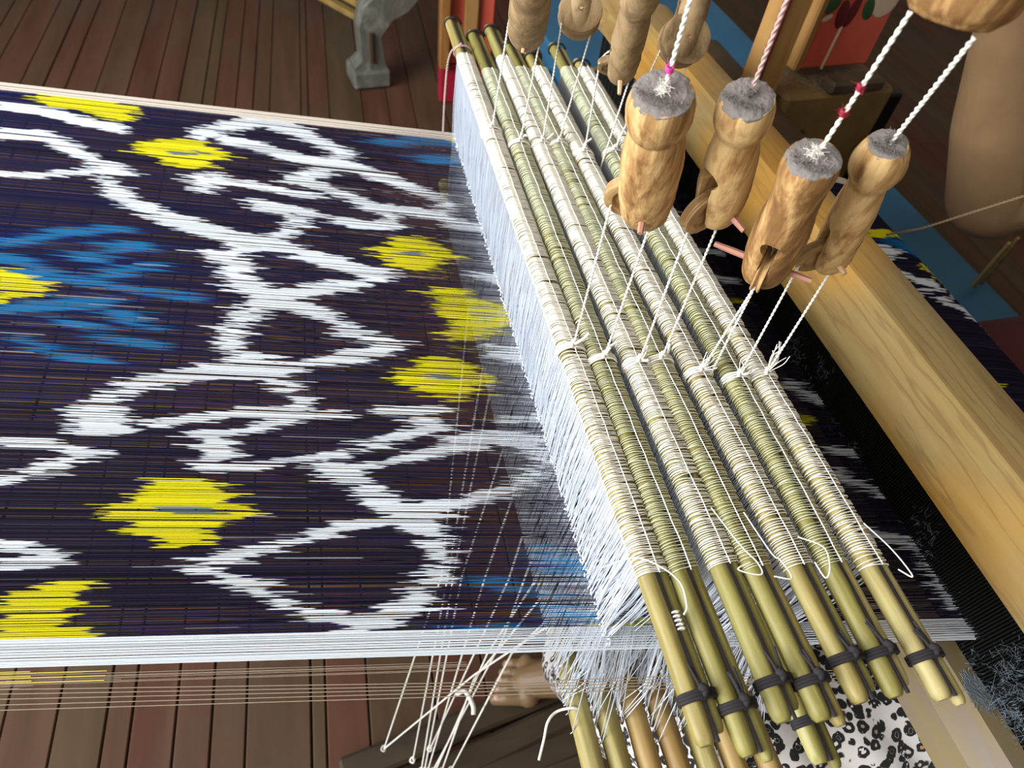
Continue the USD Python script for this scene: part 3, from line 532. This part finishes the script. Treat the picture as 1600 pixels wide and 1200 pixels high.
# ------------------------------------------------------------------ pulleys
def disc_wheel(c, axis, R, th):
    """a wheel with a groove round its rim; axis horizontal"""
    pr = [(0, -th * .22), (R * .62, -th * .22), (R * .70, -th / 2), (R * .93, -th / 2), (R, -th * .42), (R, -th * .3), (R * .86, -.05 * th), (R * .86, .05 * th), (R, th * .3), (R, th * .42), (R * .93, th / 2), (R * .70, th / 2), (R * .62, th * .22), (0, th * .22)]
    m = lathe(pr, 40); v, f = mani(m); ax = np.array(axis, float); x = np.cross([0, 0, 1.], ax); Rm = np.stack([x, np.cross(ax, x), ax], 1)
    return v @ Rm.T + np.array(c), f
def make_pulley(label, wc, top, prof, axis_deg, RW=.0145, slot=.0085, slot_h=.024, mat='pulley', peg=(.5, .012), lint=True, hang=None, hole=0., cheek=None, seed=0, cordmat='cord', wheel_dx=0., pegmat='peg', upto=.95, knots=None):
    """wc: wheel centre; top: centre of the head's top. prof: [(height share, radius)] from bottom to top of the body."""
    wc, top = np.array(wc, float), np.array(top, float); ax = np.array([math.cos(math.radians(axis_deg)), math.sin(math.radians(axis_deg)), 0.])
    d = top - wc; up = d / np.linalg.norm(d); Lb = np.linalg.norm(d)
    t = T('pulley_block', label, 'pulley', wc - up * .016, group='wooden pulley blocks over the shafts')
    x = np.cross(ax, up); x /= np.linalg.norm(x); ax2 = np.cross(up, x); Rm = np.stack([x, ax2, up], 1)     # local: x in the wheel's plane, y along the axle, z up the body
    z0 = -RW * .92; pts = [(0, z0)] + [(r, z0 + h * (Lb - z0)) for h, r in prof] + [(0, Lb)]
    cs = curve([(p[0], p[1], 0) for p in pts[1:-1]], 6)[:, :2]
    b = lathe([(0, z0)] + [tuple(c) for c in cs] + [(0, Lb)], 40)
    if cheek: 
        b = b + Manifold.cylinder(.017, cheek, cheek, 40, True).rotate((90, 0, 0))
    sl = Manifold.cube((.08, slot, slot_h + .05), True).translate((0, 0, slot_h - (slot_h + .05) / 2))
    sl = sl + Manifold.cylinder(.08, slot / 2 + hole, slot / 2 + hole, 28, True).rotate((0, 90, 0)).translate((0, 0, slot_h))
    b = (b - sl - Manifold.cylinder(.08, .0026, .0026, 16, True).rotate((90, 0, 0))).refine_to_length(.0028)
    v, f = mani(b); v, f = rough((v, f), .0016, 55, seed); v, f = rough((v, f), .0006, 260, seed)
    t.part('body', (v @ Rm.T + wc, f), mat, 38)
    t.part('wheel', disc_wheel(wc + x * wheel_dx, ax2, RW, slot * .8), 'wheel' if mat == 'pulley' else 'pulley_dark', 35)
    rr = max(r for h, r in prof[:len(prof) // 2 + 1]); rr = max(rr, cheek and .011 or 0)
    fr, ln = peg; sg = 1 if ax2[1] < 0 else -1       # the axle peg shows on the camera's side
    pa, pb = wc + ax2 * sg * (rr + ln), wc - ax2 * sg * (rr + ln * fr)
    gg = np.random.default_rng(seed); w = .0021
    P = line(pb, pa, 6) + gg.normal(0, .0002, (6, 3)); t.part('axle_peg', tube(P, [w * .8, w, w, w * 1.1, w, w * .8], 6), pegmat, False)
    if lint:
        rt = prof[-1][1]; pv, pf = mani(lathe([(0, -.0005), (rt * 1.02, -.0012), (rt * 1.03, .0003), (rt * .8, .0012), (0, .0015)], 40).refine_to_length(.0012)); pv, pf = rough((pv, pf), .0016, 420, seed); pad = (pv @ Rm.T + top, pf)
        t.part('lint', join([pad, fuzz(top + up * .0006, (rt * .98, rt * .98), 1100, .0022, .00009, .5, seed + 3)]), 'lint', kind='stuff', label='grey lint felted on the head')
    if hang is not None or upto:
        e = np.array(hang, float) if hang is not None else np.array([top[0], top[1], upto]); hc = t.part('hanging_cord', twisted(line(top - up * .003, e, 4), .00115, .0075), cordmat, True)
        gl = np.random.default_rng(seed + 9); K = [tube([q, q + gl.normal(0, .0016, 3), q + gl.normal(0, .0022, 3)], .00012, 3, False) for q in [top + up * gl.uniform(-.001, .007) + gl.normal(0, .0008, 3) for _ in range(90)]]
        t.part('cord_fluff', join(K), 'lint' if cordmat != 'cord' or knots is None else 'cord', under=hc, kind='stuff')
        if knots:
            for km, h in knots:
                q = top + (e - top) / np.linalg.norm(e - top) * h; t.part('thread_tuft', join([ring(q + up * dz, up, .0015, .0005, 12, 5, xdir=(1, 0, 0)) for dz in (-.001, .0002, .0012)] + [tube([q, q + gl.normal(0, .0010, 3), q + gl.normal(0, .0017, 3)], .00008, 3, False) for _ in range(40)]), km, under=hc)
    return t, wc, x, ax2
PB = {}
PB[0] = make_pulley('barrel-shaped wooden pulley block with round lint-covered head, leftmost of the four near ones', unz(1010, 312, .222), unz(1035, 148, .300),
    [(0, .0098), (.08, .0140), (.3, .0160), (.55, .0155), (.72, .0138), (.77, .0124), (.80, .0136), (.86, .0152), (.95, .0150), (1, .0134)], 62, .0180, .0095, .028, seed=1, knots=[('pink', .012)], peg=(.2, .007), pegmat='peg_red', wheel_dx=-.0082)
PB[1] = make_pulley('wooden pulley block with knob head and open fork, second of the near ones', unz(1124, 316, .224), unz(1168, 156, .300),
    [(0, .0085), (.08, .0120), (.3, .0138), (.55, .0128), (.70, .0108), (.77, .0100), (.81, .0112), (.87, .0130), (.95, .0128), (1, .0117)], 104, .0160, .0095, .032, seed=2, cordmat='cord_tan', peg=(.2, .010), pegmat='peg_red', hole=.0024, wheel_dx=-.010)
PB[2] = make_pulley('neckless wooden pulley block with the wheel slot facing front, third of the near ones', unz(1198, 412, .202), unz(1270, 250, .285),
    [(0, .0090), (.08, .0122), (.3, .0140), (.5, .0134), (.68, .0118), (.80, .0120), (.90, .0128), (.96, .0126), (1, .0118)], 137, .0140, .0075, .030, seed=3, peg=(1.5, .013), pegmat='peg_red', hole=.0030, wheel_dx=-.0045, hang=(.236, .240, .352), knots=[('crimson', .024), ('crimson', .036)])
PB[3] = make_pulley('slim wooden pulley block with a ball head, rightmost of the near ones', unz(1302, 392, .200), unz(1386, 228, .288),
    [(0, .0085), (.08, .0108), (.3, .0112), (.55, .0106), (.70, .0092), (.75, .0088), (.80, .0108), (.88, .0124), (.95, .0114), (1, .0088)], 84, .0150, .0080, .030, seed=4, peg=(.3, .006), hang=(.255, .222, .350), wheel_dx=-.0095)
PB[4] = make_pulley('weathered round-ended wooden pulley block at upper left, above the far rod ends', unz(824, 45, .200), unz(838, -75, .290),
    [(0, .0130), (.08, .0155), (.3, .0155), (.6, .0140), (.75, .0120), (.85, .0140), (1, .0115)], 70, .0165, .0085, .026, seed=5, mat='pulley_dark', peg=(.2, .004), wheel_dx=-.0035)
PB[5] = make_pulley('wooden pulley block with round disc end and axle hole, second of the far ones', unz(906, 22, .205), unz(906, 22, .205) + [.012, .060, .062],
    [(0, .0085), (.08, .0105), (.3, .0125), (.6, .0130), (.75, .0115), (.85, .0125), (1, .0115)], 74, .0165, .0080, .026, seed=6, mat='pulley_dark', peg=(0, -.0012), cheek=.0180, lint=False)
PB[6] = make_pulley('wooden pulley block with a pale axle peg sticking out, third of the far ones', unz(972, 104, .196), unz(1006, -30, .285),
    [(0, .0085), (.08, .0112), (.3, .0122), (.6, .0112), (.75, .0100), (.85, .0125), (1, .0115)], 70, .0160, .0080, .032, seed=7, mat='pulley_dark', peg=(.2, .011), wheel_dx=-.008, hole=.0015)
PB[7] = make_pulley('wooden pulley block with broad disc end behind the pink-tied cord', unz(1068, 64, .205), unz(1068, 64, .205) + [.028, .050, .066],
    [(0, .0085), (.08, .0110), (.3, .0125), (.6, .0120), (.75, .0110), (.85, .0125), (1, .0115)], 74, .0175, .0080, .026, seed=8, mat='pulley_dark', peg=(0, -.0012), cheek=.0195, lint=False)
up_, uw, ux, ua = make_pulley('large wooden pulley block hanging at the top right corner, close to the camera', (.246, .231, .372), (.246, .231, .46),
    [(0, .018), (.08, .0225), (.3, .024), (.6, .021), (.75, .018), (.85, .021), (1, .017)], 65, .0165, .009, .030, seed=9, peg=(.2, .004), mat='pulley')

# cords running over each wheel down to two shafts
att = [((895, 537), (955, 553)), ((1003, 560), (1042, 555)), ((1098, 575), None), ((1150, 585), (1207, 580)), ((768, 196), (816, 218)), ((843, 218), (877, 218)), ((912, 232), None), ((963, 230), (985, 232))]
cl_lab = ['white twisted shaft cord under the barrel-shaped pulley', 'white twisted shaft cord under the forked knob-headed pulley', 'white twisted shaft cord under the neckless pulley, one leg dropping between the shafts', 'white twisted shaft cord under the ball-headed pulley, frayed at its knot',
          'white shaft cord under the weathered far pulley at upper left', 'pinkish white shaft cord under the second far pulley', 'white shaft cord under the far pulley with the pale peg', 'white shaft cord under the far pulley with the pink-tied cord before it']
for q in range(8):
    _, wc, x, ax2 = PB[q]; R = (.015, .015, .014, .015, .0165, .0165, .016, .0175)[q] * .88
    wx = wc + x * (-.0105, -.009, -.004, -.0095, -.0035, 0, -.008, 0)[q] * .6
    kA, kB = 2 * (q % 4), 2 * (q % 4) + 1
    if x[0] < 0: x = -x
    pA = unz(*att[q][0], .113); ya = pA[1]
    if att[q][1]: pB = unz(*att[q][1], .113); yb = pB[1]
    else: yb = ya - .008
    A, B = on_rod(kA, ya, .002, .0074), on_rod(kB, yb, .002, .0074)
    lft, rgt = wx - x * R, wx + x * R
    arc = [wx + R * (-x * math.cos(u) + np.array([0, 0, 1]) * math.sin(u)) for u in np.linspace(0, np.pi, 14)]
    t = T('shaft_cord', cl_lab[q], 'cord', A, group='cords from pulleys to shafts')
    t.part('cord', twisted(np.array([A, *arc, B]), .0009, .006), 'cord', True)
    g = np.random.default_rng(300 + q)
    for kk, yy, P in ((kA, ya, A), (kB, yb, B)):
        wrap = join([ring(on_rod(kk, yy + dd, .0014, -.0003), (0, 1, 0), .0103, .0008, 26, 6, ry=.0075, xdir=(1, 0, 0)) for dd in (-.0016, .0004, .0022)] + [tube(curve([P + [-.002, -.002, 0], P + [0, .002, .002], P + [.002, 0, .0006], P + [-.001, .001, .003]], 6), .0014, 6)])
        kn = t.part('knot', wrap, 'cord', True)
        big = (q, kk) in ((0, 0), (3, 7)); n = 9 if (q == 3 and kk == 7) or (q == 2 and kk == 4) or (q == 3 and kk == 6) else (1 if (q + kk) % 2 == 0 else 2)
        for _ in range(n):
            l = .020 if big else .011; dv = np.array([g.normal(.5, .35), g.normal(.3, .5), g.uniform(.4, 1.1)]); dv /= np.linalg.norm(dv)
            t.part('tail', tube(curve([P, P + dv * l * .5 + g.normal(0, .001, 3), P + dv * l * g.uniform(.7, 1.1) + g.normal(0, .002, 3)], 5), .0004 if n > 3 else .0011, 5), 'cord', True, under=kn)

# ------------------------------------------------------------------ batten: cap beam, reed, sill
cap = T('batten_beam', 'long varnished wooden batten beam with knotty grain crossing at right', 'wooden beam', (.43, .4, .04))
def cap_sec(k=1.): return [(.398, .048), (.452, .040), (.4835, .056), (.4800, .088), (.4560, .0935), (.4300, .0915), (.4020, .076)]
sec = np.array(cap_sec()); ys = np.r_[-.35, np.linspace(-.3, .9, 40), .93, .97, 1.02]; ctr = np.array([.434, .07]); V = []
for yv in ys:
    k = 1. if yv < .92 else .72
    q = ctr + (sec - ctr) * k + np.array([.0016 * math.sin(yv * 5), .001 * math.sin(yv * 3.1)]) - (np.array([.02, 0]) if k < 1 else 0); V.append(np.stack([q[:, 0], np.full(len(q), yv), q[:, 1]], 1))
V = np.array(V); n = len(sec); i, j = np.meshgrid(np.arange(len(ys) - 1), np.arange(n), indexing='ij'); kx = (j + 1) % n
F = np.stack([i * n + j, (i + 1) * n + j, (i + 1) * n + kx, i * n + kx], -1).reshape(-1, 4); F = np.vstack([F[:, [0, 1, 2]], F[:, [0, 2, 3]]])
ca = np.array([[0, q + 1, q] for q in range(1, n - 1)]); F = np.vstack([F, ca[:, ::-1], ca + (len(ys) - 1) * n])
tm = trimesh.Trimesh(V.reshape(-1, 3), F, process=False); tm.fix_normals()
cap.part('beam_body', tm, 'beam', 20)
sillt = T('batten_sill', 'lower wooden batten bar with lint smears under the near edge of the cloth', 'wooden bar', (.395, .2, -.06))
sillt.part('bar_body', prism([(.376, -.072), (.420, -.076), (.428, -.030), (.414, -.020), (.392, -.020), (.374, -.036)], -.35, .95), 'sill', 20)
g = np.random.default_rng(77); sillt.part('lint_smear', fuzz((.400, .040, -.0195), (.008, .013), 260, .006, .00014, .1, 5), 'lint_blue', kind='stuff', label='pale blue lint smear')
rd = T('reed', 'black upright weaving reed between the sill and the cap beam', 'reed', (.412, .35, -.03))
D = [cbox((.412 + .0004 * math.sin(q), -.30 + q * .0022, .016), (.009, .0013, .08), .0002) for q in range(560)]
rd.part('dents', join(D), 'reed', kind='stuff'); rd.part('reed_rib', cbox((.412, .316, -.024), (.013, 1.25, .008), .002), 'reed'); rd.part('reed_rib', cbox((.412, .316, .050), (.013, 1.25, .010), .002), 'reed')
rd.part('backing_slip', cbox((.4225, .316, .016), (.003, 1.25, .07), .0008), 'reed')
for q in range(60):
    Y = g.uniform(-.12, .06) if q < 45 else g.uniform(.08, .35); c = np.array([.405, Y, g.uniform(-.02, .03)])
    rd.part('lint_tuft', join([tube([p, p + g.normal(0, .0018, 3), p + g.normal(0, .003, 3)], .00009, 3, False) for p in c + g.normal(0, .006, (30, 3)) * [.4, 1, 1]]), 'lint_blue', kind='stuff')
sw = T('batten_upright', 'orange-brown wooden upright with a thin dark rod, standing behind the beam', 'wooden post', (.62, .80, -.2))
sw.part('post_body', cbox((.607, .815, .2), (.05, .035, .9), .006, rz=.15), 'post_wood', False)
sw.part('dark_rod', tube(line((.590, .795, -.1), (.590, .795, .6), 4), .003, 8), 'dark_red', True, label='thin dark rod along the upright')
rp = T('loom_post', 'red painted loom post with a dark flower and green leaves', 'post', (.74, .86, 0))
rp.part('painted_board', cbox((.755, .872, .335), (.125, .03, .63), .004, rz=.1), 'red')
rp.part('edge_strip', cbox((.684, .862, .335), (.014, .034, .63), .003, rz=.1), 'post_wood')
def blob(c, rx, rz_, m, nm, lab=None, tilt=0.):
    v, f = mani(Manifold.sphere(1., 24)); v = v * [rx, .0012, rz_]; ct, st_ = math.cos(tilt), math.sin(tilt); v = np.stack([v[:, 0] * ct - v[:, 2] * st_, v[:, 1], v[:, 0] * st_ + v[:, 2] * ct], 1)
    cz, sz = math.cos(.1), math.sin(.1); v = np.stack([v[:, 0] * cz - v[:, 1] * sz, v[:, 0] * sz + v[:, 1] * cz, v[:, 2]], 1); rp.part(nm, (v + np.array(c), f), m, True, label=lab)
fx = lambda X: .8565 + (X - .755) * .1
for X, Z, a, b, m, nm, tl in ((.727, .097, .010, .020, 'dark_red', 'painted_petal', .2), (.743, .100, .009, .021, 'dark_red', 'painted_petal', -.15), (.703, .110, .010, .013, 'green', 'painted_leaf', -.9), (.770, .103, .010, .016, 'green', 'painted_leaf', .4), (.796, .112, .022, .022, 'cream', 'painted_bloom', 0), (.703, .093, .009, .004, 'cream', 'painted_dab', .4)):
    blob((X, fx(X), Z), a, b, m, nm, None, tl)
rp.part('painted_stem', tube(line((.735, fx(.735), .08), (.733, fx(.733), .02), 5), .0022, 6), 'cream', True)
bk = T('loom_block', 'brown wooden block with a dusty top under the red flowered post', 'wooden block', (.74, .86, -.3))
bk.part('block_body', cbox((.742, .862, -.16), (.20, .12, .34), .006, rz=.1), 'block')
bk.part('dark_wedge', cbox((.765, .815, .018), (.10, .03, .018), .004, rz=.1), 'dark_wood')
bk.part('dust', fuzz((.742, .845, .0105), (.085, .045), 700, .008, .0002, .1, 12), 'lint', kind='stuff', label='grey dust and lint on the top')
bk.part('knot_hole', tube(line((.70, .800, -.05), (.70, .796, -.05), 3), .006, 12), 'dark_wood')
br = T('metal_bracket', 'black metal bracket standing beside the brown wooden block', 'bracket', (.86, .83, -.3))
br.part('bracket_plate', cbox((.868, .838, -.12), (.035, .02, .22), .003, rz=.1), 'metal'); br.part('bracket_foot', cbox((.852, .80, -.16), (.03, .06, .18), .003, rz=.1), 'metal')

# breast beam carrying the cloth
bb = T('breast_beam', 'dark wooden breast beam under the fold of the cloth', 'wooden beam', (.625, .3, -.04))
bb.part('beam_body', tube(line((.625, -.4, -.0335), (.625, 1.0, -.0335), 8), .0315, 24), 'dark_wood', True)
bench = T('blue_bench', 'blue painted wooden bench running along the loom at right', 'bench', (1.0, .7, -H0))
bench.part('seat_board', cbox((.905, .9, -.357), (.61, 2.5, .05), .006), 'blue')
for yy in (-.1, 1.9): bench.part('leg', cbox((1.10, yy, -.566), (.07, .07, .368), .005), 'blue'); bench.part('leg', cbox((.70, yy, -.566), (.07, .07, .368), .005), 'blue')
# far left: red post and carved stand
fp = T('far_post', 'red and crimson painted post with an orange wooden edge behind the far rod ends', 'post', (.5, 2.2, -H0))
fp.part('post_body', cbox((.495, 2.22, .35), (.17, .06, 1.94), .006, rz=-.08), 'red'); fp.part('post_foot', cbox((.495, 2.216, -.685), (.176, .07, .13), .006, rz=-.08), 'crimson', label='crimson painted foot')
fp.part('edge_strip', cbox((.417, 2.19, .35), (.032, .07, 1.94), .004, rz=-.08), 'post_wood'); fp.part('middle_strip', cbox((.50, 2.18, .35), (.045, .02, 1.94), .004, rz=-.08), 'post_wood')
st = T('carved_stand', 'worn grey carved wooden stand leg with a scrolled edge and golden slats', 'stand', (.2, 2.35, -H0))
def flat(poly2, y, th, rz=0., org=(0, 0)):
    m = CrossSection([np.array(poly2)]).offset(-.004, m3.JoinType.Round).offset(.004, m3.JoinType.Round).extrude(th); v, f = mani(m)
    v = np.stack([v[:, 0], th / 2 - v[:, 2], v[:, 1]], 1); c, s2 = math.cos(rz), math.sin(rz); v = np.stack([v[:, 0] * c - v[:, 1] * s2, v[:, 0] * s2 + v[:, 1] * c, v[:, 2]], 1)
    return v + np.array([org[0], y, org[1]]), f
leg = [(-.06, 0), (.05, 0), (.06, .04), (.045, .075), (.035, .16), (.075, .21), (.13, .235), (.165, .27), (.15, .295), (.185, .32), (.175, .345), (.205, .38), (.19, .405), (.21, .45), (.19, .52), (.13, .52), (.10, .44), (.085, .36), (.045, .30), (-.015, .255), (-.035, .19), (-.032, .085), (-.06, .06)]
st.part('carved_leg', flat(leg, 2.36, .08, .15, (.19, -H0)), 'grey_wood', 30)
st.part('foot_block', cbox((.185, 2.35, -H0 + .03), (.13, .12, .06), .008, rz=.15), 'grey_wood')
st.part('groove', cbox((.195, 2.312, -H0 + .13), (.012, .012, .10), .002, rz=.15), 'dark_wood')
for q in range(4):
    a = np.array([.225 + .012 * q, 2.36, -H0 + .175 + .04 * q]); st.part('slat', bar(a, a + [-.55, .80, .0], .03, .02, .003), 'gold_wood')
    st.part('rail', bar(a + [.01, .02, .022], a + [-.54, .82, .022], .012, .018, .003), 'dark_wood')
st.part('carved_leg', flat(leg, 3.2, .08, .15, (-.36, -H0)), 'grey_wood', 30)

# ------------------------------------------------------------------ below the warp: treadles and their cords
tr_lab = ['dark wooden treadle lying nearest the red floor boards', 'dark wooden treadle second from the red floor boards', 'dark wooden treadle under the bare foot', 'dark wooden treadle nearest the front edge']
ends = [((585, 1190), (905, 1062)), ((640, 1235), (930, 1095)), ((720, 1235), (960, 1135)), ((800, 1240), (980, 1175))]
for lb_, (p, q) in zip(tr_lab, ends):
    a, b = unz(*p, -.733), unz(*q, -.733); t = T('treadle', lb_, 'treadle', (*((a + b) / 2)[:2], -H0), group='treadles under the loom'); d = (b - a) / np.linalg.norm(b - a)
    t.part('treadle_bar', bar(a - d * .05, b + d * .35, .042, .032, .005), 'treadle')
cords = [((733, 475), (690, 900), (600, 1170)), ((757, 560), (700, 900), (645, 1188)), ((768, 600), (712, 880), (658, 1205)), ((790, 690), (722, 900), (663, 1205)), ((805, 765), (757, 905), (668, 1205)), ((822, 820), (795, 905), (672, 1170)),
         ((835, 862), (785, 1000), (676, 1205)), ((846, 893), (762, 1020), (680, 1205)), ((850, 928), (740, 1062), (690, 1205)), ((870, 955), (800, 1020), (705, 1203)), ((868, 970), (740, 1055), (600, 1170))]
cn = ['first', 'second', 'third', 'fourth', 'fifth', 'sixth', 'seventh', 'eighth', 'ninth', 'tenth', 'last']
for q, (a, m_, b) in enumerate(cords):
    A, B = unz(*a, -.103), unz(*b, -.690); Mz = -.103 - .52 * np.clip((m_[1] - a[1]) / (b[1] - a[1]), 0, 1); Mp = unz(*m_, Mz)
    lab = f'white treadle cord under the warp, {cn[q]} counted from the left where it meets the heddles' if q < 10 else 'white treadle cord slanting flattest, from the near heddle corner to the leftmost treadle tie'
    t = T('pull_cord', lab, 'cord', B, group='cords from shafts to treadles'); t.part('cord', twisted(np.array([A, Mp, B]), .0013, .008, 4, 2, .002), 'cord', True)
    t.part('tie', tube(curve([B + [.004, 0, 0], B + [0, .004, .002], B + [-.004, 0, 0], B + [0, -.004, .003], B + [.003, 0, .003]], 5), .0013, 5), 'cord', True)
    if q == 8:
        K = unz(725, 1088, Mz - .04); t.part('knot', tube(curve([K + [-.008, .004, 0], K + [.002, .004, .004], K + [.008, -.012, .002], K + [.007, -.022, 0]], 8), .0028, 7), 'cord', True, label='knot with a short tail')
lt = T('hanging_yarn', 'white loose yarn curving down from the near end of the lowest heddle rod', 'yarn', unz(895, 1105, -.1))
lt.part('strand', tube(curve([unz(905, 1108, -.098), unz(893, 1106, -.096), unz(870, 1112, -.10), unz(856, 1128, -.10), unz(850, 1155, -.11), unz(842, 1188, -.115)], 8), .0011, 6), 'cord', True)
# taut cord and two sticks at right
tc = T('taut_cord', 'thin brown cord stretched from the cloth edge in front of the arm', 'cord', unz(1390, 366, .002)); tc.part('strand', twisted(np.array([unz(1385, 367, .004), unz(1440, 357, .03), unz(1620, 300, .12)]), .0014, .008), 'brown_cord', True)
for q, (a, b) in enumerate((((1522, 446), (1578, 380)), ((1534, 442), (1592, 372)))):
    t = T('thin_stick', ('thin brown stick under the elbow, left of the pair', 'thin brown stick under the elbow, right of the pair')[q], 'stick', unz(*a, -.332), group='pair of thin sticks'); A, B = unz(*a, -.327), unz(*b, -.17)
    t.part('stick_body', tube(line(A, B, 5), [.0045, .005, .005, .0045, .004], 8), 'bamboo_brown', True)

# ------------------------------------------------------------------ the weaver
def body(bones, refine=.012, smooth=8):
    m = Manifold()
    for (a, ra), (b, rb) in bones:
        sa = Manifold.sphere(ra, 28).translate(tuple(map(float, a))); sb = Manifold.sphere(rb, 28).translate(tuple(map(float, b))); m = m + Manifold.batch_hull([sa, sb])
    v, f = mani(m.refine_to_length(refine)); t = trimesh.Trimesh(v, f); trimesh.smoothing.filter_taubin(t, iterations=smooth); return np.array(t.vertices), np.array(t.faces)
pe = T('person', 'person seated at the loom in leopard print trousers, bare arm raised at right', 'person', (1.05, .2, -.3))
E_ = unz(1556, 305, .0); WR = unz(1590, -20, .235); SH = np.array([1.08, .38, .26])
hipL, hipR = np.array([1.04, .07, -.165]), np.array([1.04, .28, -.165]); KL, KR = np.array([.315, .09, -.265]), np.array([.54, .40, -.24]); AL, AR = np.array([.300, .262, -.655]), np.array([.50, .46, -.66])
CHS, NK = np.array([1.10, .18, .18]), np.array([1.09, .18, .34]); SL = np.array([1.10, -.01, .26]); EL = np.array([1.02, -.12, .02]); WL = np.array([.82, -.08, .08])
HD = np.array([1.05, .18, .49])
bones = [((CHS, .13), (hipL * .5 + hipR * .5, .13)), ((CHS, .12), (SH, .06)), ((CHS, .12), (SL, .06)), ((CHS, .10), (NK, .052)), ((NK, .05), (HD, .06)), ((HD, .082), (HD + [-.02, 0, .04], .088)), ((HD + [-.03, 0, -.05], .055), (HD, .07)),
         ((SH, .056), (E_, .054)), ((E_, .056), (E_ * .6 + WR * .4, .053)), ((E_ * .6 + WR * .4, .053), (WR, .030)), ((SL, .05), (EL, .042)), ((EL, .042), (WL, .027)),
         ((hipL, .10), (KL, .06)), ((KL, .055), (AL, .036)), ((hipR, .10), (KR, .06)), ((KR, .055), (AR, .036))]
FT = []
for An, dr in ((AL, np.array([-.92, .22, -.12])), (AR, np.array([-.95, .1, -.12]))):
    dr = dr / np.linalg.norm(dr); sd = np.cross(dr, [0, 0, 1.]); sd /= np.linalg.norm(sd)
    ball = An + dr * .085 + [0, 0, -.035]; bones += [((An, .036), (An - dr * .03 + [0, 0, -.03], .026)), ((An, .035), (ball, .026)), ((An - dr * .03 + [0, 0, -.03], .026), (ball + sd * .018, .018)), ((ball - sd * .022, .019), (ball + sd * .026, .017))]
    for q in range(5):
        p0 = ball + sd * (-.026 + .0135 * q) + dr * .008; ln = [.044, .042, .038, .033, .027][q] if dr[1] > 0.15 else [.027, .033, .038, .042, .044][q]; rr = (.0115 if ln == .044 else .0078)
        bones += [((p0, rr * 1.05), (p0 + dr * ln * .6 + [0, 0, .002], rr)), ((p0 + dr * ln * .6 + [0, 0, .002], rr), (p0 + dr * ln + [0, 0, -.004], rr * .85))]; FT.append((p0 + dr * ln * .95 + [0, 0, rr * .55], rr, dr))
hands = []
for W0, dr in ((WR, (WR - E_) / np.linalg.norm(WR - E_)), (WL, (WL - EL) / np.linalg.norm(WL - EL))):
    sd = np.cross(dr, [1., .3, 0]); sd /= np.linalg.norm(sd); nn = np.cross(sd, dr); pm = W0 + dr * .085
    bones += [((W0, .025), (pm - sd * .022, .014)), ((W0, .025), (pm + sd * .024, .014)), ((W0 + dr * .02 - sd * .015, .015), (W0 + dr * .05 - sd * .05, .011)), ((W0 + dr * .05 - sd * .05, .011), (W0 + dr * .08 - sd * .052 + nn * .015, .009))]
    for q in range(4):
        p0 = pm + sd * (-.028 + .0185 * q); l = [.038, .043, .040, .031][q]; p1 = p0 + dr * l + nn * .01; p2 = p1 + dr * l * .35 + nn * l * .6; p3 = p2 - dr * l * .25 + nn * l * .45
        bones += [((p0, .0095), (p1, .0088)), ((p1, .0088), (p2, .0082)), ((p2, .0082), (p3, .0074))]
pe.part('body', body(bones, .010, 6), 'skin', True)
for p, rr, dr in FT:
    v, f = mani(Manifold.sphere(1., 14)); pe.part('toenail', (v * [rr * .55, rr * .5, rr * .2] + p, f), 'nail', True)
trs = body([((hipL, .135), (hipL * .5 + KL * .5, .118)), ((hipL * .5 + KL * .5, .118), (KL, .096)), ((KL, .094), (KL * .45 + AL * .55, .085)), ((KL * .45 + AL * .55, .085), (AL + [0, 0, .06], .075)),
            ((hipR, .135), (KR, .095)), ((KR, .092), (AR + [0, 0, .06], .07)), ((hipL, .135), (hipR, .135))], .012, 4)
v, f = trs; v = v + np.array(trimesh.Trimesh(v, f, process=False).vertex_normals) * (.007 * np.sin(v[:, 0] * 95 + 2.5 * np.sin(v[:, 1] * 30) + v[:, 2] * 40) * np.clip(np.abs(np.sin(v[:, 1] * 14 + v[:, 0] * 5)), 0, 1))[:, None]
pe.part('trousers', (v, f), 'leopard', True, label='black and cream leopard print trousers')
sh = body([((CHS, .155), (hipL * .5 + hipR * .5 + [0, 0, .0], .165)), ((CHS, .14), (SH, .078)), ((CHS, .14), (SL, .078)), ((SH, .076), (SH * .7 + E_ * .3, .068)), ((SL, .076), (SL * .6 + EL * .4, .066)), ((hipL, .16), (hipR, .16)), ((hipR, .165), (hipR * .45 + KR * .55, .135))], .014, 4)
pe.part('blouse', sh, 'red_cloth', True, label='dark red blouse')
hr = body([((HD + [.03, 0, .05], .092), (HD + [.01, 0, .07], .09)), ((HD + [.05, 0, .03], .085), (HD + [.06, 0, -.06], .05))], .012, 3); pe.part('hair', hr, 'black_cord', True)
for sg in (-1, 1):
    v, f = mani(Manifold.sphere(.011, 16)); pe.part('eye', (v + HD + np.array([-.088, sg * .03, .03]), f), 'nail', True); v, f = mani(Manifold.sphere(1., 16)); pe.part('ear', (v * [.015, .008, .028] + HD + np.array([.0, sg * .088, .015]), f), 'skin', True)
v, f = mani(Manifold.sphere(1., 16)); pe.part('nose', (v * [.018, .012, .022] + HD + np.array([-.098, 0, .0]), f), 'skin', True); pe.part('mouth', (v * [.008, .024, .007] + HD + np.array([-.082, 0, -.045]), f), 'pink', True)
# the bar overhead that all the pulleys hang from
oh = T('overhead_bar', 'wooden bar over the loom that the pulley cords hang from', 'wooden bar', (.3, .4, .95))
oh.part('bar_body', cbox((.3, .42, .975), (.5, .9, .05), .005), 'dark_wood')
